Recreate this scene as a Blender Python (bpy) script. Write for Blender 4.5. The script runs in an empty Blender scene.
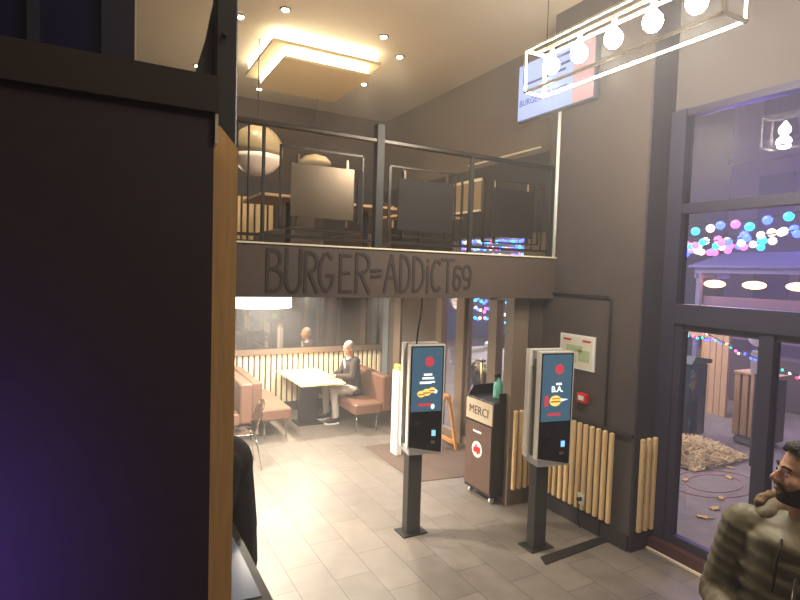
import bpy, math, random
from mathutils import Vector, Matrix, noise
random.seed(7)
R = math.radians
COL = bpy.context.scene.collection
PI = math.pi

# ------------------------------------------------------------------ materials
def lin(c):
    return tuple(((v/255)/12.92 if v/255 <= .04045 else ((v/255+.055)/1.055)**2.4) for v in c)

MATS = {}
def mat(name, rgb, rough=.6, metal=0., var=0., scale=8., bump=0., emit=None, es=0., coat=0., spec=.5, trans=0., ior=1.45, alpha=1., stretch=None):
    if name in MATS: return MATS[name]
    m = bpy.data.materials.new(name); m.use_nodes = True
    nt = m.node_tree; b = nt.nodes['Principled BSDF']
    c = lin(rgb)
    b.inputs['Base Color'].default_value = (*c, 1)
    b.inputs['Roughness'].default_value = rough
    b.inputs['Metallic'].default_value = metal
    b.inputs['Specular IOR Level'].default_value = spec
    b.inputs['Coat Weight'].default_value = coat
    b.inputs['Transmission Weight'].default_value = trans
    b.inputs['IOR'].default_value = ior
    if emit is not None:
        b.inputs['Emission Color'].default_value = (*lin(emit), 1)
        b.inputs['Emission Strength'].default_value = es
    if var > 0 or bump > 0:
        tc = nt.nodes.new('ShaderNodeTexCoord'); mp = nt.nodes.new('ShaderNodeMapping')
        nt.links.new(tc.outputs['Object'], mp.inputs['Vector'])
        if stretch: mp.inputs['Scale'].default_value = stretch
        n = nt.nodes.new('ShaderNodeTexNoise'); n.inputs['Scale'].default_value = scale
        n.inputs['Detail'].default_value = 4
        nt.links.new(mp.outputs['Vector'], n.inputs['Vector'])
        if var > 0:
            r = nt.nodes.new('ShaderNodeValToRGB')
            r.color_ramp.elements[0].position = .3; r.color_ramp.elements[1].position = .7
            r.color_ramp.elements[0].color = (*[v*(1-var) for v in c], 1)
            r.color_ramp.elements[1].color = (*[min(1, v*(1+var)) for v in c], 1)
            nt.links.new(n.outputs['Fac'], r.inputs['Fac'])
            nt.links.new(r.outputs['Color'], b.inputs['Base Color'])
        if bump > 0:
            bp = nt.nodes.new('ShaderNodeBump'); bp.inputs['Strength'].default_value = bump
            bp.inputs['Distance'].default_value = .01
            nt.links.new(n.outputs['Fac'], bp.inputs['Height'])
            nt.links.new(bp.outputs['Normal'], b.inputs['Normal'])
    MATS[name] = m
    return m

def glass_mat(name, tint=(1, 1, 1), refl=1.0, rough=0.0):
    m = bpy.data.materials.new(name); m.use_nodes = True; nt = m.node_tree
    nt.nodes.clear()
    o = nt.nodes.new('ShaderNodeOutputMaterial'); mx = nt.nodes.new('ShaderNodeMixShader')
    t = nt.nodes.new('ShaderNodeBsdfTransparent'); g = nt.nodes.new('ShaderNodeBsdfGlossy')
    t.inputs['Color'].default_value = (*tint, 1); g.inputs['Roughness'].default_value = rough
    g.inputs['Color'].default_value = (.95, .95, 1, 1)
    lw = nt.nodes.new('ShaderNodeFresnel'); lw.inputs['IOR'].default_value = 1.5
    mu = nt.nodes.new('ShaderNodeMath'); mu.operation = 'MULTIPLY'; mu.inputs[1].default_value = refl; mu.use_clamp = True
    ge = nt.nodes.new('ShaderNodeNewGeometry'); iv = nt.nodes.new('ShaderNodeMath'); iv.operation = 'SUBTRACT'; iv.inputs[0].default_value = 1
    m2 = nt.nodes.new('ShaderNodeMath'); m2.operation = 'MULTIPLY'
    nt.links.new(ge.outputs['Backfacing'], iv.inputs[1]); nt.links.new(lw.outputs[0], mu.inputs[0])
    nt.links.new(mu.outputs[0], m2.inputs[0]); nt.links.new(iv.outputs[0], m2.inputs[1]); nt.links.new(m2.outputs[0], mx.inputs[0])
    nt.links.new(t.outputs[0], mx.inputs[1]); nt.links.new(g.outputs[0], mx.inputs[2])
    nt.links.new(mx.outputs[0], o.inputs['Surface'])
    return m

def tile_mat():
    m = bpy.data.materials.new('floor_tiles'); m.use_nodes = True; nt = m.node_tree
    b = nt.nodes['Principled BSDF']
    tc = nt.nodes.new('ShaderNodeTexCoord'); mp = nt.nodes.new('ShaderNodeMapping')
    mp.inputs['Rotation'].default_value = (0, 0, R(90))
    # u = world Y, v = world X after the quarter turn
    mp.inputs['Location'].default_value = (0, 0, 0)
    br = nt.nodes.new('ShaderNodeTexBrick')
    sx = nt.nodes.new('ShaderNodeSeparateXYZ'); cx = nt.nodes.new('ShaderNodeCombineXYZ')
    ax = nt.nodes.new('ShaderNodeMath'); ax.operation = 'ADD'; ax.inputs[1].default_value = 20*.64 - 4.39 + .32
    ay = nt.nodes.new('ShaderNodeMath'); ay.operation = 'ADD'; ay.inputs[1].default_value = 20*.325 - 1.37
    nt.links.new(tc.outputs['Object'], sx.inputs[0])
    nt.links.new(sx.outputs['Y'], ax.inputs[0]); nt.links.new(sx.outputs['X'], ay.inputs[0])
    nt.links.new(ax.outputs[0], cx.inputs['X']); nt.links.new(ay.outputs[0], cx.inputs['Y'])
    nt.links.new(cx.outputs[0], br.inputs['Vector'])
    br.inputs['Scale'].default_value = 1; br.inputs['Brick Width'].default_value = .64
    br.inputs['Row Height'].default_value = .325; br.inputs['Mortar Size'].default_value = .004
    br.inputs['Mortar Smooth'].default_value = .3
    br.inputs['Color1'].default_value = (*lin((122, 114, 106)), 1)
    br.inputs['Color2'].default_value = (*lin((110, 103, 96)), 1)
    br.inputs['Mortar'].default_value = (*lin((72, 64, 58)), 1)
    n = nt.nodes.new('ShaderNodeTexNoise'); n.inputs['Scale'].default_value = 5; n.inputs['Detail'].default_value = 6
    nt.links.new(tc.outputs['Object'], n.inputs['Vector'])
    r = nt.nodes.new('ShaderNodeMapRange'); r.inputs[1].default_value = .3; r.inputs[2].default_value = .7
    r.inputs[3].default_value = .86; r.inputs[4].default_value = 1.1
    nt.links.new(n.outputs['Fac'], r.inputs[0])
    mx = nt.nodes.new('ShaderNodeMix'); mx.data_type = 'RGBA'; mx.blend_type = 'MULTIPLY'; mx.inputs[0].default_value = 1
    nt.links.new(br.outputs['Color'], mx.inputs[6]); nt.links.new(r.outputs[0], mx.inputs[7])
    nt.links.new(mx.outputs[2], b.inputs['Base Color'])
    b.inputs['Roughness'].default_value = .42
    bp = nt.nodes.new('ShaderNodeBump'); bp.inputs['Strength'].default_value = .25; bp.inputs['Distance'].default_value = .004
    inv = nt.nodes.new('ShaderNodeMath'); inv.operation = 'SUBTRACT'; inv.inputs[0].default_value = 1
    nt.links.new(br.outputs['Fac'], inv.inputs[1]); nt.links.new(inv.outputs[0], bp.inputs['Height'])
    nt.links.new(bp.outputs['Normal'], b.inputs['Normal'])
    return m

M_FLOOR = tile_mat()
M_WALL = mat('dark_taupe_paint', (78, 69, 65), .75, var=.06, scale=3, bump=.05)
M_WALLB = mat('dark_blue_grey_paint', (58, 54, 66), .7, var=.06, scale=3)
M_PANEL = mat('charcoal_laminate', (64, 52, 62), .6, var=.06, scale=25)
M_CAP = mat('charcoal_cap', (62, 52, 52), .55, var=.05, scale=20)
M_UPW = mat('olive_brown_paint', (112, 98, 80), .7, var=.05, scale=2)
M_CEIL = mat('cream_ceiling_paint', (205, 192, 168), .8, var=.02, scale=2)
M_CEILP = mat('cream_light_panel', (226, 205, 160), .7)
M_BULK = mat('grey_cream_paint', (96, 90, 90), .8)
M_OAK = mat('pale_oak', (214, 172, 118), .5, var=.12, scale=6, stretch=(14, 14, 1), bump=.03)
M_SLAT = mat('pine_slat', (238, 206, 152), .5, var=.07, scale=6, stretch=(14, 14, 1))
M_SLATW = mat('lit_slat', (240, 220, 180), .5, var=.04, scale=6, stretch=(14, 14, 1))  # paler copy of the pine slats, lamp brightness put into the colour
M_SLAB = mat('brown_grey_board', (84, 71, 64), .6, var=.08, scale=12, stretch=(1, 1, 4))
M_LETTER = mat('black_brown_paint', (52, 42, 38), .7)
M_METAL = mat('dark_green_black_steel', (40, 40, 37), .5, metal=.1, var=.15, scale=12)
M_RAIL = mat('rail_steel', (50, 45, 39), .35, metal=.5, var=.1, scale=14)
M_STEEL = mat('brushed_steel', (104, 92, 78), .27, metal=.85, var=.06, scale=10, stretch=(1, 1, 30))
M_DKPANEL = mat('dark_sheet_panel', (34, 28, 25), .6, spec=.25)
M_CHROME = mat('chrome', (215, 212, 205), .15, metal=1.)
M_TRIMW = mat('pale_edge_trim', (235, 225, 200), .4)
M_POSTT = mat('taupe_frame', (128, 112, 96), .5)
M_POSTG = mat('grey_blue_frame', (112, 118, 122), .45)
M_FRAME = mat('anthracite_frame', (66, 64, 84), .42, metal=.3)  # blue-violet of the haze mixed into the frame colour
M_BASE = mat('dark_skirting', (50, 42, 40), .6)
M_SILL = mat('red_brown_sill', (84, 48, 44), .5)
M_LEATH = mat('brown_leatherette', (118, 86, 70), .42, var=.05, scale=30, bump=.08)
M_TABLE = mat('maple_table_top', (240, 214, 160), .35, var=.06, scale=4, stretch=(2, 14, 1))
M_BLACK = mat('black_plastic', (22, 21, 22), .4)
M_BLKM = mat('black_metal', (40, 38, 37), .45, metal=.3)
M_POLE = mat('graphite_pole', (74, 72, 70), .45, metal=.3)
M_KWHITE = mat('kiosk_white', (222, 216, 206), .4)
M_KGREY = mat('kiosk_grey', (165, 165, 166), .45)
M_KGLASS = mat('kiosk_black_glass', (16, 16, 18), .12)
M_RED = mat('red_plastic', (205, 38, 30), .4)
M_WHITE = mat('white_plastic', (235, 235, 232), .45)
M_MATD = mat('brown_door_mat', (92, 76, 66), .95, var=.2, scale=60, bump=.3)
def em(name, rgb, s): return mat(name, (8, 8, 8), .5, emit=rgb, es=s)
E_BULB = em('warm_bulb_glow', (255, 238, 205), 26)
E_DRUM = em('drum_shade_glow', (255, 240, 215), 3.2)
E_SPOT = em('spot_glow', (255, 232, 190), 22)
E_COVE = em('cove_glow', (255, 240, 210), 6.0)
E_SCREEN = em('screen_teal', (52, 80, 96), 1.0)
E_SCRR = em('screen_red', (176, 52, 62), 1.0)
E_SCRW = em('screen_white', (232, 240, 240), 1.1)
E_SCRY = em('screen_yellow', (236, 196, 96), 1.1)
E_SCRB = em('screen_brown', (150, 92, 52), 1.0)
E_PAY = em('terminal_blue', (120, 180, 245), 1.3)
E_TVB = em('television_pale_blue', (150, 166, 226), 1.0)
E_TVP = em('television_pink', (206, 160, 158), .8)
E_TVT = em('television_text', (50, 54, 110), .8)
E_ORANGE = em('stall_lamp_glow', (255, 176, 110), 9)
G_WIN = glass_mat('window_glass', (.86, .86, .9), 1.6)
G_DOOR = glass_mat('door_glass', (.9, .9, .9), 1.0)

# ------------------------------------------------------------------ mesh builder
class MB:
    def __init__(s): s.v = []; s.f = []; s.m = []; s.xf = None; s.mi = 0
    def add(s, vs, fs):
        o = len(s.v)
        s.v += [tuple(s.xf @ Vector(p)) if s.xf else tuple(p) for p in vs]
        s.f += [tuple(o+i for i in f) for f in fs]; s.m += [s.mi]*len(fs)
        return s
    def box(s, x0, x1, y0, y1, z0, z1, b=0.):
        if b <= 0:
            return s.add([(x, y, z) for z in (z0, z1) for x, y in ((x0, y0), (x1, y0), (x1, y1), (x0, y1))],
                  [(3, 2, 1, 0), (4, 5, 6, 7), (0, 1, 5, 4), (1, 2, 6, 5), (2, 3, 7, 6), (3, 0, 4, 7)])
        b = min(b, (x1-x0)*.49, (y1-y0)*.49, (z1-z0)*.49)
        vs = []; fs = []
        def ring(z, i):
            X0, X1, Y0, Y1 = x0+i, x1-i, y0+i, y1-i
            return [(X0+b, Y0, z), (X1-b, Y0, z), (X1, Y0+b, z), (X1, Y1-b, z), (X1-b, Y1, z), (X0+b, Y1, z), (X0, Y1-b, z), (X0, Y0+b, z)]
        for z, i in ((z0, b*.9), (z0+b, 0), (z1-b, 0), (z1, b*.9)): vs += ring(z, i)
        for k in range(3):
            for j in range(8):
                a = k*8+j; c = k*8+(j+1) % 8
                fs.append((a, c, c+8, a+8))
        fs.append(tuple(range(7, -1, -1))); fs.append(tuple(range(24, 32)))
        return s.add(vs, fs)
    def prism(s, pts, axis, a, b):
        """outline of 2D points pulled along an axis from a to b"""
        n = len(pts)
        def P(p, t):
            return {'X': (t, p[0], p[1]), 'Y': (p[0], t, p[1]), 'Z': (p[0], p[1], t)}[axis]
        vs = [P(p, a) for p in pts]+[P(p, b) for p in pts]
        fs = [tuple(range(n-1, -1, -1)), tuple(range(n, 2*n))]+[(i, (i+1) % n, n+(i+1) % n, n+i) for i in range(n)]
        return s.add(vs, fs)
    def tube(s, pts, r, n=8, r1=None):
        pts = [Vector(p) for p in pts]; vs = []; fs = []; k = len(pts)
        for i, p in enumerate(pts):
            d = (pts[min(i+1, k-1)]-pts[max(i-1, 0)]).normalized()
            a = d.orthogonal().normalized() if i == 0 else (pa - d*pa.dot(d)).normalized()
            pa = a; c = d.cross(a)
            rr = r if r1 is None else r+(r1-r)*i/(k-1)
            for j in range(n):
                t = 2*PI*j/n; vs.append(p+(a*math.cos(t)+c*math.sin(t))*rr)
        for i in range(k-1):
            for j in range(n): fs.append((i*n+j, i*n+(j+1) % n, (i+1)*n+(j+1) % n, (i+1)*n+j))
        fs.append(tuple(range(n-1, -1, -1))); fs.append(tuple(range((k-1)*n, k*n)))
        return s.add(vs, fs)
    def ell(s, c, r, n=14, m=9, rot=None):
        if not hasattr(r, '__len__'): r = (r, r, r)
        vs = [Vector((0, 0, -r[2]))]; fs = []
        for i in range(1, m):
            t = PI*i/m
            for j in range(n):
                p = 2*PI*j/n
                vs.append(Vector((r[0]*math.sin(t)*math.cos(p), r[1]*math.sin(t)*math.sin(p), -r[2]*math.cos(t))))
        vs.append(Vector((0, 0, r[2])))
        for j in range(n):
            fs.append((0, 1+(j+1) % n, 1+j)); e = 1+(m-2)*n
            fs.append((len(vs)-1, e+j, e+(j+1) % n))
        for i in range(m-2):
            for j in range(n):
                a = 1+i*n+j; b = 1+i*n+(j+1) % n
                fs.append((a, b, b+n, a+n))
        if rot is not None: vs = [rot @ v for v in vs]
        return s.add([v+Vector(c) for v in vs], fs)
    def cap(s, p0, p1, r0, r1=None, n=12):
        r1 = r0 if r1 is None else r1
        s.tube([p0, p1], r0, n, r1); s.ell(p0, r0, n, 8); return s.ell(p1, r1, n, 8)
    def lathe(s, c, prof, n=24):
        vs = []; fs = []; k = len(prof)
        for (r, z) in prof:
            for j in range(n):
                t = 2*PI*j/n; vs.append((c[0]+r*math.cos(t), c[1]+r*math.sin(t), c[2]+z))
        for i in range(k-1):
            for j in range(n): fs.append((i*n+j, i*n+(j+1) % n, (i+1)*n+(j+1) % n, (i+1)*n+j))
        fs.append(tuple(range(n-1, -1, -1))); fs.append(tuple(range((k-1)*n, k*n)))
        return s.add(vs, fs)
    def build(s, name, mats, parent=None, smooth=False):
        if not isinstance(mats, (list, tuple)): mats = [mats]
        me = bpy.data.meshes.new(name)
        off = Vector((0, 0, 0))
        if parent is not None:
            p = parent
            while p is not None: off += p.location; p = p.parent
        org = Vector((0, 0, 0))
        if parent is None and s.v:
            xs, ys, zs = zip(*s.v)
            org = Vector(((min(xs)+max(xs))/2, (min(ys)+max(ys))/2, min(zs)))
            if getattr(s, 'keep', False): org = Vector((0, 0, 0))
        me.from_pydata([tuple(Vector(v)-off-org) for v in s.v], [], s.f)
        for m in mats: me.materials.append(m)
        for p, i in zip(me.polygons, s.m): p.material_index = i; p.use_smooth = smooth
        me.update()
        o = bpy.data.objects.new(name, me); COL.objects.link(o)
        o.location = org
        if parent is not None: o.parent = parent
        return o

def bake(o, mods):
    for kind, kw in mods:
        m = o.modifiers.new(kind, kind)
        for k, v in kw.items(): setattr(m, k, v)
    bpy.context.view_layer.update()
    dg = bpy.context.evaluated_depsgraph_get()
    me = bpy.data.meshes.new_from_object(o.evaluated_get(dg))
    o.modifiers.clear(); old = o.data; name = old.name; o.data = me; bpy.data.meshes.remove(old); me.name = name
    for p in me.polygons: p.use_smooth = True
    return o
def flesh(mb, name, m, parent=None, voxel=.012, it=4):
    o = mb.build(name, m, parent)
    return bake(o, [('REMESH', dict(mode='VOXEL', voxel_size=voxel, use_smooth_shade=True)), ('SMOOTH', dict(factor=.5, iterations=it))])

def tag(o, label, cat, group=None, kind=None):
    o['label'] = label; o['category'] = cat
    if group: o['group'] = group
    if kind: o['kind'] = kind
    return o
def thing(name, label, cat, loc, rz=0, group=None):
    o = bpy.data.objects.new(name, None); COL.objects.link(o); o.location = loc; o.rotation_euler = (0, 0, rz)
    o.empty_display_size = .1
    return tag(o, label, cat, group)
def struct(o): o['kind'] = 'structure'; return o
def copy_tree(o, parent=None):
    c = o.copy(); COL.objects.link(c); c.parent = parent
    for ch in [x for x in bpy.data.objects if x.parent == o]: copy_tree(ch, c)
    return c
def B(*a, b=0.): return MB().box(*a, b=b)
def text_mesh(name, s, size, mx, m, parent=None, depth=.0008, xs=1., bold=0.):
    cu = bpy.data.curves.new(name, 'FONT'); cu.body = s; cu.size = size; cu.extrude = depth; cu.offset = bold
    cu.align_x = 'CENTER'; cu.align_y = 'CENTER'; cu.resolution_u = 3
    o = bpy.data.objects.new(name, cu); COL.objects.link(o)
    bpy.context.view_layer.update()
    me = bpy.data.meshes.new_from_object(o.evaluated_get(bpy.context.evaluated_depsgraph_get()))
    bpy.data.objects.remove(o); bpy.data.curves.remove(cu)
    off = Vector((0, 0, 0)); p = parent
    while p is not None: off += p.location; p = p.parent
    me.transform(Matrix.Translation(-off) @ mx @ Matrix.Diagonal((xs, 1, 1, 1)))
    me.materials.clear(); me.materials.append(m); me.name = name
    o = bpy.data.objects.new(name, me); COL.objects.link(o)
    if parent is not None: o.parent = parent
    return o
# text facing -Y (readable from the front) and facing -X
def face_ny(x, y, z): return Matrix.Translation((x, y, z)) @ Matrix.Rotation(R(90), 4, 'X')
def face_nx(x, y, z): return Matrix.Translation((x, y, z)) @ Matrix.Rotation(R(-90), 4, 'Z') @ Matrix.Rotation(R(90), 4, 'X')

# ------------------------------------------------------------------ camera
H = 2.55
cam_d = bpy.data.cameras.new('camera'); cam = bpy.data.objects.new('camera', cam_d); COL.objects.link(cam)
cam_d.sensor_width = 36; cam_d.sensor_fit = 'HORIZONTAL'; cam_d.lens = 550/800*36; cam_d.clip_start = .05; cam_d.clip_end = 200
yaw, pit, rol = R(28.6), R(3.0), R(1.75)
fw = Vector((math.sin(yaw)*math.cos(pit), math.cos(yaw)*math.cos(pit), -math.sin(pit)))
r0 = Vector((math.cos(yaw), -math.sin(yaw), 0)); u0 = r0.cross(fw)
rr = r0*math.cos(rol)+u0*math.sin(rol); uu = -r0*math.sin(rol)+u0*math.cos(rol)
mw = Matrix((rr, uu, -fw)).transposed().to_4x4(); mw.translation = (0, 0, H)
cam.matrix_world = mw
bpy.context.scene.camera = cam

# ------------------------------------------------------------------ the room
CE = 5.37
struct(B(-2.6, 4.8, -2.6, 9.6, -.12, 0).build('floor', M_FLOOR))
bpy.data.objects['floor'].data.transform(Matrix.Translation(bpy.data.objects['floor'].location)); bpy.data.objects['floor'].location = (0, 0, 0)
struct(B(-2.6, 4.95, -2.6, 9.7, CE, CE+.1).build('ceiling', M_CEIL))
struct(B(-2.6, 4.95, 9.5, 9.6, 0, 2.74).build('wall_back', M_WALL))
struct(B(-2.6, 4.95, 9.5, 9.6, 2.74, CE).build('wall_back_upper', mat('red_brown_paint', (76, 56, 46), .7, var=.08, scale=3)))
struct(B(-2.6, -2.5, -2.6, 9.6, 0, CE).build('wall_left', M_WALL))
struct(B(-2.6, 4.75, -2.6, -2.5, 0, CE).build('wall_front', M_WALL))
# right wall above the mezzanine floor, with a low strip window at floor height
w = MB(); X0, X1 = 4.75, 4.9
w.box(X0, X1, 4.6, 5.45, 2.7, CE); w.box(X0, X1, 7.05, 9.5, 2.7, CE); w.box(X0, X1, 5.45, 7.05, 3.06, CE)
struct(w.build('wall_right', M_UPW))
struct(B(4.735, 4.7495, 4.62, 9.46, 3.08, 4.05).box(4.735, 4.7495, 7.07, 9.46, 2.755, 3.08).build('trim_dark_right', mat('dark_lower_wall', (50, 42, 36), .6)))  # thin dark sheet over the lower right mezzanine wall
struct(B(-2.4, 4.73, 9.485, 9.4995, 2.755, 4.05).build('trim_dark_back', mat('dark_lower_wall', (50, 42, 36), .6)))  # thin dark sheet over the lower back mezzanine wall
g = struct(B(4.80, 4.81, 5.45, 7.05, 2.75, 3.06).build('window_3', G_WIN))
# block carrying the poster and slats, and pillar beside the shop window
struct(B(4.33, 4.95, 3.35, 4.6, 0, CE).build('wall_side', M_WALL))
o = MB(); o.box(4.335, 4.65, 3.335, 3.35, 0, CE); struct(o.build('wall_pillar', M_WALLB))
struct(B(4.14, 4.33, 4.6, 4.75, 0, 2.31).build('wall_return', M_WALL))
struct(B(3.93, 4.14, 4.62, 4.76, 0, 2.31).build('trim_1', M_POSTT))
# bulkhead above the shop window
struct(B(4.65, 4.8, -2.6, 3.335, 4.08, CE).build('wall_bulkhead', M_BULK))
# skirting
struct(B(4.31, 4.33, 3.35, 4.6, 0, .15).build('baseboard_right', M_BASE))
struct(B(4.33, 4.65, 3.318, 3.335, 0, .15).build('baseboard_pillar', M_BASE))
struct(B(-2.5, 4.8, 9.485, 9.5, 0, .15).build('baseboard_back', M_BASE))

# shop window wall X = 4.65
w = MB()
w.box(4.60, 4.72, 3.19, 3.335, 0, 4.08); w.box(4.61, 4.72, -2.5, 3.2, 3.15, 3.235); w.box(4.59, 4.72, -2.5, 3.2, 2.15, 2.33)
w.box(4.61, 4.72, 2.35, 2.46, .12, 2.15); w.box(4.61, 4.72, .35, .45, .12, 2.15); w.box(4.61, 4.72, -2.5, 3.2, 4.02, 4.08)
w.box(4.615, 4.70, 3.12, 3.19, .12, 2.15); w.box(4.63, 4.70, -2.5, 3.19, .12, .2); w.box(4.63, 4.7, -2.5, 3.2, 2.09, 2.15)
w.box(4.61, 4.72, -2.5, -2.3, .12, 4.08)
win = struct(w.build('window_1', M_FRAME))
for nm, a in (('pane', (2.46, 3.12, .2, 2.1)), ('pane', (.45, 2.35, .2, 2.1)), ('pane', (-2.3, .35, .2, 2.1)), ('pane', (-2.3, 3.19, 2.33, 3.15)), ('pane', (-2.3, 3.19, 3.235, 4.02))):
    B(4.66, 4.668, *a).build('pane', G_WIN, win)
struct(B(4.56, 4.72, -2.5, 3.335, 0, .12).build('trim_sill', M_SILL))
struct(B(4.54, 4.56, -2.5, 3.335, 0, .018).build('trim_floor', M_TRIMW))

# glazed entrance wall X = 4.8 : Y 4.76 .. 9.5
w = MB()
w.box(4.74, 4.86, 9.12, 9.34, 0, 2.31); w.mi = 1
w.box(4.72, 4.86, 8.62, 8.86, 0, 2.31); w.box(4.74, 4.86, 7.30, 7.46, 0, 2.31); w.box(4.72, 4.88, 6.66, 6.86, 0, 2.31)
w.box(4.74, 4.86, 5.92, 6.10, 0, 2.31); w.box(4.74, 4.86, 4.76, 5.0, 0, 2.31); w.box(4.74, 4.86, 4.76, 9.5, 2.2, 2.31)
w.mi = 2; w.box(4.76, 4.84, 7.46, 8.62, 0, 2.31); w.box(4.76, 4.84, 8.86, 9.5, 0, 2.31)
w.mi = 1; w.box(4.76, 4.84, 4.9, 7.3, 0, .12)
struct(w.build('wall_entrance', [M_POSTG, M_POSTT, mat('brown_panel', (88, 78, 72), .5)]))
d = struct(B(4.78, 4.83, 6.1, 6.14, .12, 2.2).box(4.78, 4.83, 6.62, 6.66, .12, 2.2).box(4.78, 4.83, 6.14, 6.62, .12, .3).build('door_1', M_POSTT))
B(4.8, 4.808, 6.14, 6.62, .3, 2.2).build('pane', G_DOOR, d)
B(4.72, 4.745, 6.19, 6.22, .85, 1.35).box(4.72, 4.79, 6.19, 6.22, .88, .91).box(4.72, 4.79, 6.19, 6.22, 1.3, 1.33).build('door_handle', M_CHROME, d)
struct(B(4.8, 4.808, 5.0, 5.92, .12, 2.2).build('window_2', G_DOOR))
struct(B(4.8, 4.808, 6.86, 7.3, .12, 2.2).build('window_4', G_DOOR))

# mezzanine slab with its face board
struct(B(-2.5, 4.33, 4.47, 9.5, 2.31, 2.75).box(4.33, 4.8, 4.62, 9.5, 2.31, 2.75).build('floor_mezzanine', M_SLAB))
struct(B(-2.5, 4.33, 4.445, 4.47, 2.305, 2.735).build('trim_fascia', M_SLAB))
struct(B(-2.5, 4.33, 4.43, 4.48, 2.738, 2.752).build('trim_slab_edge', M_TRIMW))

# lettering on the fascia
def ribbon(mb, pts, w, y0, y1):
    for (a, b) in zip(pts[:-1], pts[1:]):
        a = Vector(a); b = Vector(b); d = (b-a)
        if d.length < 1e-6: continue
        d.normalize(); n = Vector((-d.y, d.x))*w/2; e = d*w*.35
        q = [a-e+n, a-e-n, b+e-n, b+e+n]
        mb.prism([(p.x, p.y) for p in q], 'Y', y0-.0002*(len(mb.f) % 37)/6, y1)
def arc(cx, cy, rx, ry, a0, a1, n=9): return [(cx+rx*math.cos(R(a0+(a1-a0)*i/n)), cy+ry*math.sin(R(a0+(a1-a0)*i/n))) for i in range(n+1)]
G = {
 'B': [[(0, 0), (0, 1)], [(0, 1)]+arc(.35, .78, .5, .22, 90, -90)+[(0, .54)], [(0, .54)]+arc(.4, .27, .6, .27, 90, -90)+[(0, 0)]],
 'U': [[(0, 1)]+arc(.5, .28, .5, .28, 180, 360)+[(1, 1)]],
 'R': [[(0, 0), (0, 1)], [(0, 1)]+arc(.35, .76, .6, .24, 90, -90)+[(0, .5)], [(.3, .5), (1, 0)]],
 'G': [arc(.5, .5, .5, .5, 50, 340)+[(1, .42), (.55, .42)]],
 'E': [[(.9, 1), (0, 1), (0, 0), (1, 0)], [(0, .52), (.75, .52)]],
 '=': [[(0, .62), (1, .66)], [(0, .36), (1, .4)]],
 'A': [[(0, 0), (.5, 1), (1, 0)], [(.2, .38), (.8, .38)]],
 'D': [[(0, 0), (0, 1)]+arc(.2, .5, .8, .5, 90, -90)+[(0, 0)]],
 'i': [[(.5, 0), (.5, .78)], [(.5, .93), (.5, .98)]],
 'C': [arc(.55, .5, .55, .5, 50, 310)],
 'T': [[(-.1, 1), (1.1, 1)], [(.5, 1), (.5, 0)]],
 '6': [arc(.6, .75, .5, .25, 40, 170)+[(.05, .3)], arc(.5, .3, .48, .3, 0, 360, 12)],
 '9': [arc(.5, .7, .48, .3, 0, 360, 12), [(.98, .7), (.9, .3)]+arc(.45, .22, .42, .22, 0, -120)],
}
def fx(px): return 4.44*math.tan(yaw+math.atan((px-402)/550))
sign = thing('fascia_lettering', 'dark hand painted BURGER=ADDiCT69 lettering on the brown mezzanine fascia', 'lettering', (2.6, 4.445, 2.32))
for ch, a, b, z0, z1 in (('B', 269, 284, 2.36, 2.69), ('U', 288, 302, 2.35, 2.70), ('R', 307, 319, 2.35, 2.68), ('G', 321, 335, 2.36, 2.68), ('E', 342, 353, 2.36, 2.67), ('R', 358, 371, 2.35, 2.69),
        ('=', 373, 382, 2.42, 2.62), ('A', 386, 399, 2.36, 2.69), ('D', 402, 411, 2.36, 2.69), ('D', 415, 425, 2.37, 2.68), ('i', 427, 431, 2.36, 2.67), ('C', 433, 442, 2.37, 2.66), ('T', 444, 454, 2.36, 2.67), ('6', 455, 462, 2.39, 2.61), ('9', 464, 472, 2.40, 2.62)):
    mb = MB(); xa, xb = fx(a), fx(b)
    for st in G[ch]: ribbon(mb, [(xa+(xb-xa)*p[0], z0+(z1-z0)*p[1]) for p in st], .029, 4.439, 4.4455)
    mb.build('letter', M_LETTER, sign)

# ------------------------------------------------------------------ mezzanine railing
rl = thing('mezzanine_railing', 'dark steel railing with square infill plates along the mezzanine edge above the lettering', 'railing', (2.6, 4.52, 2.752))
yr = 4.52
MB().box(-2.4, 4.3, yr-.03, yr+.03, 3.69, 3.735, b=.01).build('top_rail', M_RAIL, rl)
MB().box(-2.4, 4.3, yr-.012, yr+.012, 2.80, 2.825).build('bottom_rail', M_RAIL, rl)
def X_at(px): return 4.52*math.tan(yaw+math.atan((px-403)/550))
def Z_at(x, py):   # height on the railing plane for a given X
    hz = 271+.0305*((math.tan(math.atan2(x, yr)-yaw))*550); z = x*math.sin(yaw)+yr*math.cos(yaw)
    return H-(py-hz)/550*z
for px, ww, top in ((378, .075, 3.86), (470, .04, 3.72), (549, .045, 3.74), (264, .025, 3.69), (238, .014, 3.69), (249, .014, 3.69)):
    x = X_at(px); MB().box(x-ww/2, x+ww/2, yr-ww/2, yr+ww/2, 2.752, top, b=.003).build('post', M_METAL, rl)
for px in (390, 402, 452, 461, 484, 532, 541):
    x = X_at(px); MB().box(x-.007, x+.007, yr-.007, yr+.007, 2.81, 3.5).build('baluster', M_RAIL, rl)
def infill(pa, pb, za, zb, m, frame=True):
    xa, xb = X_at(pa), X_at(pb)
    MB().box(xa, xb, yr-.045, yr-.033, za, zb).build('infill_plate', m, rl)
    for t in (.12, .9):
        x = xa+(xb-xa)*t; MB().box(x-.012, x+.012, yr-.03, yr-.008, za-.07, zb+.08, b=.002).build('bracket', M_STEEL, rl)
infill(290, 352, 2.98, 3.42, M_STEEL)
fa, fb = X_at(280), X_at(363)
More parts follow.
